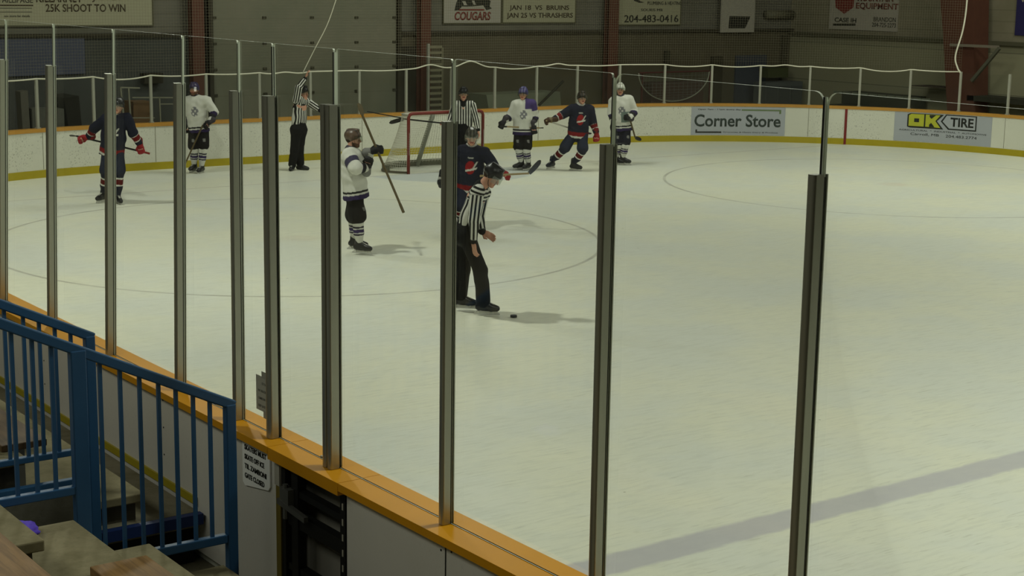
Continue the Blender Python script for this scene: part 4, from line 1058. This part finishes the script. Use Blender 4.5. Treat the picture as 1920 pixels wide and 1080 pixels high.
    js.cap(j['shR']*.9+j['shL']*.1, j['shL']*.9+j['shR']*.1, .085 if off else .105, tagv=1, k=.06)
    js.cap(j['N']-up*.07, j['N']+up*.010, .10, .074, tagv=5, k=.05)
    for q in 'RL':
        e = j['wr'+q]-nrm(j['wr'+q]-j['el'+q])*(.0 if off else .03)
        js.cap(j['sh'+q], j['el'+q], .078 if off else .098*bk, .066 if off else .084*bk, tagv=2, k=.03); js.cap(j['el'+q], e, .064 if off else .080, .046 if off else .064, tagv=3, k=.03)
    V, F = js.mesh(vox, .04, noise=.004 if off else .006, seed=seed)
    tg, tt = js.attr(V); q_ = (V-j['P'])@np.array([side, dep, up]).T; TL = float((j['N']-j['P'])@up)
    col = np.tile(kit['jersey'], (len(V), 1)); ex = {}
    for tgn, fn in kit.get('paint', []): 
        m = fn(tg, tt, q_, TL)
        col[m] = tgn
    if off:
        st_ = q_[:, 0]/.053+.25
        for q in 'RL':
            for a_, b_, tn in ((j['sh'+q], j['el'+q], 2), (j['el'+q], j['wr'+q], 3)):
                d = nrm(b_-a_); pr = nrm(np.cross(d, V3(HF))); nearer = np.linalg.norm(np.cross(V-a_, d), axis=1)
                tpar = ((V-a_)@d)/np.linalg.norm(b_-a_)
                m = (tg == tn) & (nearer < .12) & (tpar > -.15) & (tpar < 1.3); st_[m] = ((V[m]-a_)@pr)/.046+.25
        yoke = (tg == 1) & (q_[:, 2] > TL-.10) & (np.abs(q_[:, 0]) > .09)
        msk = np.ones(len(V)); col[:] = WHITE*.95
        cuff = (tg == 3) & (tt > .93); col[cuff] = BLK; msk[cuff] = 0; col[tg == 5] = BLK; msk[tg == 5] = 0
        if kit.get('yoke'):
            yk = (q_[:, 2] > TL-.16) & (tg == 1) | (tg == 2) & (tt < .12); st_[yk] = ((V[yk]-j['P'])@up)/.05
        ex = dict(stripe=st_, striped=msk)
    mk('jersey', (V, F), M_ZEB if off else M_CLOTH, root, col, ex)
    # ---------- trousers / hockey pants
    ps = Sdf(); hp_ = 0 if off else .32; ps.cap(j['hipR']*(1-hp_)+j['hipL']*hp_-V3((0, 0, .03 if hp_ else 0)), j['hipL']*(1-hp_)+j['hipR']*hp_-V3((0, 0, .03 if hp_ else 0)), .135 if off else .138, flat=(dep, .85 if off else .72), k=.05); ps.cap(j['P']-up*.02, j['P']+up*.08, .16 if off else .155*bk, flat=(dep, .72 if off else .66), k=.05)
    for q in 'RL':
        K = j['kn'+q]
        if off: ps.cap(j['hip'+q], K, .105, .085, tagv=1); ps.cap(K, j['an'+q]+V3((0, 0, .02)), .084, .082, tagv=2)
        else: ps.cap(j['hip'+q], j['hip'+q]*.18+K*.82, .104*bk, .120*bk, tagv=1)
    V, F = ps.mesh(.0125, .03, cuts=[(j['P']+up*.14, up)], noise=.004, seed=seed+5)
    tg, tt = ps.attr(V); col = np.tile(kit.get('pants', BLK), (len(V), 1)); q_ = (V-j['P'])@np.array([side, dep, up]).T
    for tgn, fn in kit.get('pantpaint', []): col[fn(tg, tt, q_)] = tgn
    mk('trousers' if off else 'hockey_pants', (V, F), M_CLOTH, root, col)
    for q in 'RL':
        an, K, td = j['an'+q], j['kn'+q], j['t'+q]
        if not off:
            s4 = Sdf(); s4.cap(K+nrm(j['hip'+q]-K)*.06, K, .082, .086, tagv=0); s4.cap(K, an*.55+K*.45, .084, .074, tagv=1); s4.cap(an*.55+K*.45, an+V3((0, 0, .03)), .074, .052, tagv=2)
            V, F = s4.mesh(.0095, .02, noise=.002, seed=seed+9); tpar = ((V-K)@nrm(an-K))/np.linalg.norm(an-K)
            col = np.tile(kit['sock'], (len(V), 1))
            for c_, a_, b_ in kit['bands']: col[(tpar >= a_) & (tpar < b_)] = c_
            mk('sock', (V, F), M_CLOTH, root, col)
        # skate
        g0 = np.array([an[0], an[1], an[2]-.145]); sd = np.cross(td, [0, 0, 1.]); tilt = j.get('tilt'+q)
        s5 = Sdf(); s5.cap(an+V3((0, 0, .075))-td*.01, an-V3((0, 0, .02))-td*.02, .054, .050, tagv=1); s5.cap(an-V3((0, 0, .055))-td*.055, an-V3((0, 0, .065))+td*.10, .042, .042, tagv=0); s5.cap(an-V3((0, 0, .01))+td*.01, an-V3((0, 0, .06))+td*.13, .046, .038, tagv=0)
        s5.cap(an-V3((0, 0, .065))+td*.10, an-V3((0, 0, .068))+td*.165, .042, .036, tagv=2)
        V, F = s5.mesh(.009, .02); tg, tt = s5.attr(V); col = np.tile(BLK*.8, (len(V), 1)); qq = (V-an)
        lace = (np.abs(qq@sd) < .016) & (qq@td > .03) & (qq@td < .13) & (qq[:, 2] > -.03); col[lace] = C3(150, 150, 140); col[(tg == 1) & (qq[:, 2] > .08)] = C3(60, 60, 58)
        sk = mk('skate', (V, F), M_SHELLC, root, col)
        T = Vector(td); A = Vector(an)-T*.0
        m1 = MB(); m1.beam(A-T*.085+Vector((0, 0, -.112)), A+T*.175+Vector((0, 0, -.112)), .026, .016)
        m1.beam(A-T*.06+Vector((0, 0, -.10)), A-T*.055+Vector((0, 0, -.128)), .05, .022, up=T); m1.beam(A+T*.12+Vector((0, 0, -.10)), A+T*.12+Vector((0, 0, -.128)), .05, .022, up=T); m1.beam(A-T*.10+Vector((0, 0, -.122)), A+T*.19+Vector((0, 0, -.122)), .012, .012)
        m1.build('blade_holder', M_HOLD, sk); m2 = MB(); m2.beam(A-T*.115+Vector((0, 0, -.136)), A+T*.20+Vector((0, 0, -.136)), .005, .018); m2.build('blade', M_STEEL, sk)
    # ---------- gloves
    if not off:
        for q, sg in (('R', 1), ('L', -1)):
            s6 = Sdf(); fd = j['fd'+q]; wr = j['wr'+q]
            s6.cap(wr-fd*.06, wr+fd*.02, .066, .050, tagv=1); s6.cap(wr+fd*.02, wr+fd*.07, .050, .048, tagv=2)
            grips[q] = hand_prims(s6, wr, fd, j['sd'+q], 3, False, sg, False)
            V, F = s6.mesh(.0085, .012); tg, tt = s6.attr(V); gc = kit.get('glove'+q) or kit.get('glove', [BLK, BLK, BLK]); col = np.zeros((len(V), 3))
            col[tg == 1] = gc[0]; col[tg == 2] = gc[1]; col[tg == 3] = gc[2]
            mk('glove', (V, F), M_LEATH, root, col)
    return root, B, j, grips, W
def stick(label, A, Bp, bl, colors=('brown', 'black'), holder=None):
    """A butt end, Bp heel, bl blade tip, world points"""
    A, Bp, bl = Vector(A), Vector(Bp), Vector(bl)
    mid = (A+Bp)/2; t = empty('hockey_stick', Bp, label, 'stick'); og = Vector(Bp)
    mc = {'brown': mat('shaft_brown', srgb(84, 72, 44), .5), 'black': mat('shaft_black', srgb(28, 28, 26), .5), 'white': mat('shaft_white', srgb(190, 188, 176), .5), 'red': mat('shaft_red', srgb(130, 40, 34), .5), 'tan': mat('shaft_tan', srgb(150, 132, 96), .5)}
    MB(og).beam(A, Bp, .024, .030).build('shaft', mc[colors[0]], t, bevel=.004)
    d = (A-Bp).normalized(); MB(og).beam(A, A-d*.14, .030, .034).build('grip_tape', mc[colors[1]], t, bevel=.004)
    bd = (bl-Bp); L = bd.length; bd.normalize(); upv = d-bd*d.dot(bd); upv.normalize(); nn = bd.cross(upv)
    mb = MB(og); k_ = 8; 
    for i in range(k_+1):
        u = i/k_; c = Bp+bd*(L*u)+nn*(.03*u*u); h0 = .030+.012*math.sin(u*math.pi)-(.02 if i == k_ else 0)
        for sy, sz in ((-1, -1), (1, -1), (1, 1), (-1, 1)): mb.v.append(c+nn*(.006*sy)+upv*(h0*sz)-og)
    for i in range(k_):
        for a_ in range(4): mb.f.append([i*4+a_, i*4+(a_+1) % 4, i*4+4+(a_+1) % 4, i*4+4+a_]); mb.mi.append(0)
    mb.f += [[3, 2, 1, 0], [k_*4, k_*4+1, k_*4+2, k_*4+3]]; mb.mi += [0, 0]
    mb.build('blade', mc[colors[2] if len(colors) > 2 else 'black'], t, smooth=False)
    return t

WB = [(C3(40, 36, 52), .22, .30), (C3(206, 206, 196), .30, .35), (PURP*.8, .35, .50), (C3(206, 206, 196), .50, .55), (C3(40, 36, 52), .55, .62)]
NBD = [(WHITE, .12, .19), (RED*.32, .19, .44), (WHITE, .44, .51)]
def crest(tg, tt, q, TL): return (tg == 1) & (q[:, 1] > .03) & (((q[:, 0]+.0)/.075)**2+((q[:, 2]-TL*.48)/.11)**2 < 1)
def swoosh(tg, tt, q, TL): return (tg == 1) & (q[:, 1] > .03) & (np.abs(q[:, 2]-TL*.42-.25*q[:, 0]) < .016) & (q[:, 0] > -.07) & (q[:, 0] < .11)
def swoosh2(tg, tt, q, TL): return (tg == 1) & (q[:, 1] > .03) & (np.abs(q[:, 0]-.055-.5*(q[:, 2]-TL*.48)) < .014) & (q[:, 2] > TL*.42) & (q[:, 2] < TL*.48+.10)
def namebar(tg, tt, q, TL): return (tg == 1) & (q[:, 1] > .03) & (np.abs(q[:, 0]) < .045) & (np.abs(q[:, 2]-TL*.74) < .010)
hemw = lambda tg, tt, q, TL: (tg == 1) & (q[:, 2] < -.085) & (q[:, 2] > -.125)
hemr = lambda tg, tt, q, TL: (tg == 1) & (q[:, 2] <= -.0) & (q[:, 2] > -.085)
NAVYKIT = dict(jersey=NAVY, pants=C3(38, 42, 58), sock=NAVY, bands=NBD, helmet=BLK,
    paint=[(RED*.6, hemr), (WHITE*.9, hemw), (RED*.9, crest), (WHITE*.9, swoosh), (WHITE*.8, swoosh2), (WHITE*.7, namebar),
           (WHITE*.85, lambda tg, tt, q, TL: (tg == 3) & (tt > .10) & (tt < .20)), (RED*.45, lambda tg, tt, q, TL: (tg == 3) & (tt >= .20) & (tt < .62)), (WHITE*.85, lambda tg, tt, q, TL: (tg == 3) & (tt >= .62) & (tt < .72)),
           (WHITE*.7, lambda tg, tt, q, TL: (tg == 5) & (q[:, 1] > .0))],
    glove=[RED*.5, RED*.9, RED*.9])
ccr = lambda tg, tt, q, TL: (tg == 1) & (q[:, 1] > .03) & (np.abs(((q[:, 0])/.08)**2+((q[:, 2]-TL*.5)/.10)**2-.3) < .62) & (np.sin(q[:, 0]*70+.6)*np.sin(q[:, 2]*60) > -.35)
WHITEKIT = dict(jersey=WHITE, pants=C3(26, 24, 24), sock=WHITE, bands=WB, helmet=PURP*.7,
    paint=[(BLK, lambda tg, tt, q, TL: (tg == 1) & (q[:, 2] < -.03) & (q[:, 2] > -.06)), (PURP*.6, lambda tg, tt, q, TL: (tg == 1) & (q[:, 2] < -.085)), (C3(120, 120, 124), ccr),
           (PURP*.5, lambda tg, tt, q, TL: (tg == 3) & (tt > .05) & (tt < .45)), (BLK*2, lambda tg, tt, q, TL: (tg == 3) & (tt >= .45) & (tt < .8)),
           (C3(60, 56, 66), lambda tg, tt, q, TL: (tg == 5))],
    pantpaint=[(C3(120, 120, 116), lambda tg, tt, q: (tg == 1) & (tt > .62) & (tt < .80) & (np.abs(np.abs(q[:, 0])-.11) < .025) & (q[:, 1] > .02))],
    glove=[C3(60, 56, 60), BLK*2, BLK])
PEOPLE = []
# A navy player far left
R_ = person('person', 'person in navy jersey and red gloves, far left, arms out low with a stick', 'person', (207, 381),
    dict(H=(222, 199, .16), N=(216, 219, .10), P=(211, 276, 0), shR=(197, 227, .08), shL=(238, 225, .10), elR=(176, 241, -.05), elL=(249, 249, .02), wrR=(166, 257, -.13), wrL=(262, 269, -.13),
         hipR=(203, 283, 0), hipL=(220, 283, 0), knR=(199, 327, .08), knL=(223, 327, .08), anR=(194, 363, -.05), anL=(221, 368, .05), toeR=(-.5, 1), toeL=(.6, 1)),
    'player', (-.3, -.12, 1), dict(NAVYKIT, handR=(-1, -.15, .1), handL=(.25, -1, .1), gripR=(-1, .3, 0), gripL=(1, -.25, 0), helmet=BLK, helmet2=C3(60, 60, 60)), seed=1)
PEOPLE.append(R_)
# B white player at end boards
R_ = person('person', 'person in white jersey and purple helmet near the end boards, one arm bent to chest', 'person', (373, 324),
    dict(H=(364, 168, .02), N=(366, 186, 0), P=(372, 234, 0), shR=(350, 192, 0), shL=(388, 191, .03), elR=(344, 215, -.04), elL=(402, 210, .05), wrR=(347, 232, .04), wrL=(394, 228, .22),
         hipR=(363, 240, 0), hipL=(382, 240, 0), knR=(364, 280, .04), knL=(381, 279, .04), anR=(364, 309, .0), anL=(378, 312, .02), toeR=(-.35, 1), toeL=(-.25, 1)),
    'player', (-.2, .05, 1), dict(WHITEKIT, handL=(-.6, -.5, .4), gripL=(-.45, -1, 0), handR=(0, -1, .2), gripR=(.4, .1, 1), beard=True), seed=2)
W = R_[4]; b0 = Vector(R_[1])
stick('thin dark stick held by the white-jersey player at the end boards', b0+Vector(W((386, 222, .27))), b0+Vector(W((344, 314, .30))), b0+Vector(W((337, 318, .50))), ('brown', 'white'))
# A's stick passes behind the hips
W = PEOPLE[0][4]; b0 = Vector(PEOPLE[0][1])
stick('dark stick held low behind the hips by the navy player at far left', b0+Vector(W((281, 288, -.15))), b0+Vector(W((143, 255, -.10))), b0+Vector(W((133, 252, -.42))), ('black', 'red'))
OFF = dict(jersey=WHITE, pants=BLK*.8, helmet=BLK)
# C official, arm up
person('person', 'person in a striped official jersey near the end boards with one arm raised', 'person', (556, 319),
    dict(H=(568, 174, -.03), N=(563, 187, 0), P=(560, 240, 0), shR=(576, 193, -.12), shL=(556, 189, .12), elR=(590, 200, -.1), elL=(560, 164, .20), wrR=(600, 207, .04), wrL=(572, 148, .12),
         hipR=(565, 244, -.07), hipL=(555, 244, .07), knR=(562, 280, -.06), knL=(552, 281, .06), anR=(563, 309, -.06), anL=(548, 310, .06), toeR=(1, .3), toeL=(-.1, .95)),
    'official', (1, -.05, .4), dict(OFF, openR=True, handL=(.35, 1, 0), gripL=(.2, .2, 1)), seed=3)
# D white player, stick up
DK = dict(WHITEKIT, bulk=1.13, helmet=C3(88, 70, 56), helmet2=C3(50, 40, 34), beard=True, handR=(.25, .9, .2), gripR=(.42, -1, 0), handL=(.8, .2, .2), gripL=(.3, -1, .3),
    glove=[C3(120, 120, 116), BLK*2, BLK])
DK['paint'] = DK['paint']+[(C3(60, 56, 78), lambda tg, tt, q, TL: (tg == 2) & (tt > .35) & (tt < .75))]
R_ = person('person', 'person in a white jersey turned right with both gloves raised, holding an upright stick', 'person', (676, 477),
    dict(H=(662, 261, .0), N=(656, 284, 0), P=(666, 352, 0), shR=(654, 296, .18), shL=(664, 294, -.14), elR=(667, 315, .34), elL=(686, 305, -.12), wrR=(689, 316, .20), wrL=(694, 284, .02),
         hipR=(663, 364, .065), hipL=(667, 364, -.065), knR=(671, 414, .08), knL=(664, 412, -.10), anR=(674, 456, .06), anL=(665, 449, -.14), toeR=(1, .35), toeL=(1, .1)),
    'player', (1, -.05, .15), DK, vox=.010, seed=4)
W = R_[4]; b0 = Vector(R_[1])
stick('long brown stick held upside down and slanting by the white-jersey player left of the goal', b0+Vector(W((757, 399, .25))), b0+Vector(W((679, 215, -.04))), b0+Vector(W((675, 192, -.12))), ('brown', 'brown', 'brown'))
# E navy player, centre, arms low, behind the bending official
R_ = person('person', 'person in a navy jersey with red crest facing forward directly behind the bending official', 'person', (884, 430),
    dict(H=(884, 257, .22), N=(884, 278, .12), P=(880, 342, 0), shR=(862, 288, .10), shL=(909, 290, .10), elR=(842, 308, .02), elL=(926, 312, .12), wrR=(829, 330, .10), wrL=(936, 324, .22),
         hipR=(869, 352, 0), hipL=(893, 352, 0), knR=(862, 388, .14), knL=(896, 390, .16), anR=(863, 412, .0), anL=(894, 412, .05), toeR=(-.3, 1), toeL=(.3, 1)),
    'player', (.12, -.30, 1), dict(NAVYKIT, handL=(1, -.12, .2), gripL=(1, .0, .5), handR=(-.3, -1, .2), gripR=(.4, .2, 1), helmet=C3(44, 44, 38), helmet2=C3(90, 88, 78), gloveR=[BLK, WHITE*.5, BLK]), vox=.010, seed=5)
W = R_[4]; b0 = Vector(R_[1])
stick('dark-bladed stick stretched out to the right by the navy player in the centre', b0+Vector(W((900, 330, .28))), b0+Vector(W((992, 325, .55))), b0+Vector(W((1015, 302, .52))), ('tan', 'tan', 'black'))
# F bending official near the puck
person('person', 'person in a striped official jersey bending forward to look at the puck on the ice', 'person', (893, 588),
    dict(H=(922, 330, .06), N=(900, 350, .02), P=(872, 432, 0), shR=(894, 364, .19), shL=(906, 364, -.15), elR=(889, 412, .26), elL=(898, 404, -.18), wrR=(888, 451, .24), wrL=(903, 433, -.10),
         hipR=(874, 441, .09), hipL=(872, 440, -.09), knR=(901, 508, .10), knL=(868, 506, -.10), anR=(906, 567, .08), anL=(864, 556, -.16), toeR=(1, .12), toeL=(1, .12)),
    'official', (.8, -.65, .25), dict(OFF, yoke=True, handR=(.1, -1, .1), gripR=(.6, .1, .9), handL=(.9, -.5, 0), novisor=False), vox=.0095, seed=6)
# puck
tag(MB((0, 0, 0)).build('puck') if False else (lambda p: MB(p).tube([p+Vector((0, 0, .001)), p+Vector((0, 0, .027))], .040, 24).build('puck', mat('puck_rubber', srgb(20, 18, 16), .6)))(at(963, 595, 2, 0)), 'black puck lying on the ice in front of the bending official', 'puck')
# G white player with purple shoulder
GK = dict(WHITEKIT, helmet=C3(66, 62, 112), helmet2=C3(110, 108, 140), handR=(-.5, -.9, .2), gripR=(1, -.05, 0), handL=(.1, -1, .2), gripL=(1, -.05, 0))
GK['paint'] = GK['paint']+[(PURP*1.3, lambda tg, tt, q, TL: (tg == 1) & (q[:, 0] > .03) & (q[:, 2] > TL-.15) | (tg == 2) & (q[:, 0] > .12) & (tt < .5))]
GK['pantpaint'] = GK['pantpaint']+[(PURP*.6, lambda tg, tt, q: (q[:, 2] > -.10))]
R_ = person('person', 'person in a white jersey with a purple shoulder and purple-blue helmet, right of the goal', 'person', (980, 319),
    dict(H=(981, 176, .02), N=(982, 192, 0), P=(981, 239, 0), shR=(967, 198, .02), shL=(998, 197, .02), elR=(956, 219, .0), elL=(1003, 218, -.02), wrR=(946, 226, .12), wrL=(1001, 235, .1),
         hipR=(973, 245, 0), hipL=(989, 245, 0), knR=(973, 280, .06), knL=(987, 280, .06), anR=(977, 305, .0), anL=(990, 306, .0), toeR=(-.9, .5), toeL=(-.5, .8)),
    'player', (-.25, -.1, 1), GK, seed=7)
W = R_[4]; b0 = Vector(R_[1])
stick('stick held level across the body by the player with the purple shoulder', b0+Vector(W((938, 237, .18))), b0+Vector(W((1012, 240, .08))), b0+Vector(W((1017, 242, -.2))), ('tan', 'black'))
# H navy player striding
HK = dict(NAVYKIT, gloveR=[C3(70, 50, 36), C3(110, 96, 70), C3(66, 46, 32)], handR=(-1, -.2, .2), gripR=(1, -.2, .2), handL=(.2, -1, .1), helmet=C3(40, 36, 30), helmet2=C3(70, 60, 48))
R_ = person('person', 'person in a navy jersey striding with legs apart, right of the purple-shouldered player', 'person', (1066, 320),
    dict(H=(1091, 184, .08), N=(1089, 201, .04), P=(1084, 246, 0), shR=(1071, 207, .05), shL=(1106, 207, .02), elR=(1054, 216, .05), elL=(1112, 231, -.02), wrR=(1037, 224, .14), wrL=(1118, 249, .04),
         hipR=(1075, 252, 0), hipL=(1093, 252, 0), knR=(1056, 281, .06), knL=(1092, 283, .14), anR=(1035, 303, -.12), anL=(1076, 307, .0), toeR=(-.6, .8), toeL=(.9, .5)),
    'player', (.25, -.05, 1), HK, seed=8)
W = R_[4]; b0 = Vector(R_[1])
stick('white-shafted stick held across the striding navy player', b0+Vector(W((1024, 226, .20))), b0+Vector(W((1098, 250, -.24))), b0+Vector(W((1107, 252, -.5))), ('white', 'tan'))
# I white player right, head tilted
IK = dict(WHITEKIT, helmet=C3(214, 214, 204), helmet2=C3(150, 150, 140), pants=C3(24, 24, 36), handL=(-.6, .1, .5), gripL=(.3, -1, 0), handR=(-.2, -1, .2))
IK['paint'] = IK['paint']+[(C3(110, 124, 116), lambda tg, tt, q, TL: (tg == 1) & (q[:, 0] > -.02) & (q[:, 2] < TL*.45) & (q[:, 2] > .04))]
R_ = person('person', 'person in a white helmet and white jersey standing behind the middle glass post', 'person', (1168, 309),
    dict(H=(1163, 168, .0), N=(1164, 184, 0), P=(1166, 232, 0), shR=(1150, 191, .0), shL=(1180, 189, .0), elR=(1146, 213, 0), elL=(1190, 209, .0), wrR=(1150, 230, .1), wrL=(1180, 222, .2),
         hipR=(1157, 238, 0), hipL=(1174, 238, 0), knR=(1160, 272, .06), knL=(1172, 272, .10), anR=(1156, 296, -.02), anL=(1168, 296, .06), toeR=(.8, .6), toeL=(.9, .5)),
    'player', (-.1, -.05, 1), IK, seed=9)
W = R_[4]; b0 = Vector(R_[1])
stick('dark stick hanging at the side of the white-helmeted player', b0+Vector(W((1178, 212, .24))), b0+Vector(W((1191, 258, .1))), b0+Vector(W((1200, 262, -.1))), ('brown', 'white'))
# J official behind the goal area
R_ = person('person', 'person in a striped official jersey standing upright in front of the goal mouth', 'person', (868, 322),
    dict(H=(869, 176, .03), N=(869, 193, 0), P=(869, 242, 0), shR=(853, 199, 0), shL=(885, 199, 0), elR=(846, 220, .0), elL=(892, 222, .0), wrR=(842, 232, .2), wrL=(896, 243, .08),
         hipR=(861, 248, 0), hipL=(877, 248, 0), knR=(861, 284, .03), knL=(877, 284, .03), anR=(861, 309, 0), anL=(877, 309, 0), toeR=(-.3, 1), toeL=(.3, 1)),
    'official', (.1, -.1, 1), dict(OFF, handR=(-1, .1, .2), gripR=(.1, 1, .2)), seed=10)
W = R_[4]; b0 = Vector(R_[1])
stick('dark broken-looking stick held level in front of the goal post by the upright official', b0+Vector(W((840, 232, .26))), b0+Vector(W((757, 223, .30))), b0+Vector(W((730, 230, .30))), ('black', 'black'))
tag(MB(b0+Vector(W((750, 222, .30)))).beam(b0+Vector(W((757, 222, .30))), b0+Vector(W((688, 209, .34))), .02, .02).build('dark_rod', mat('shaft_black', srgb(28, 28, 26), .5)), 'thin dark rod continuing the level stick toward the left of the goal', 'rod')
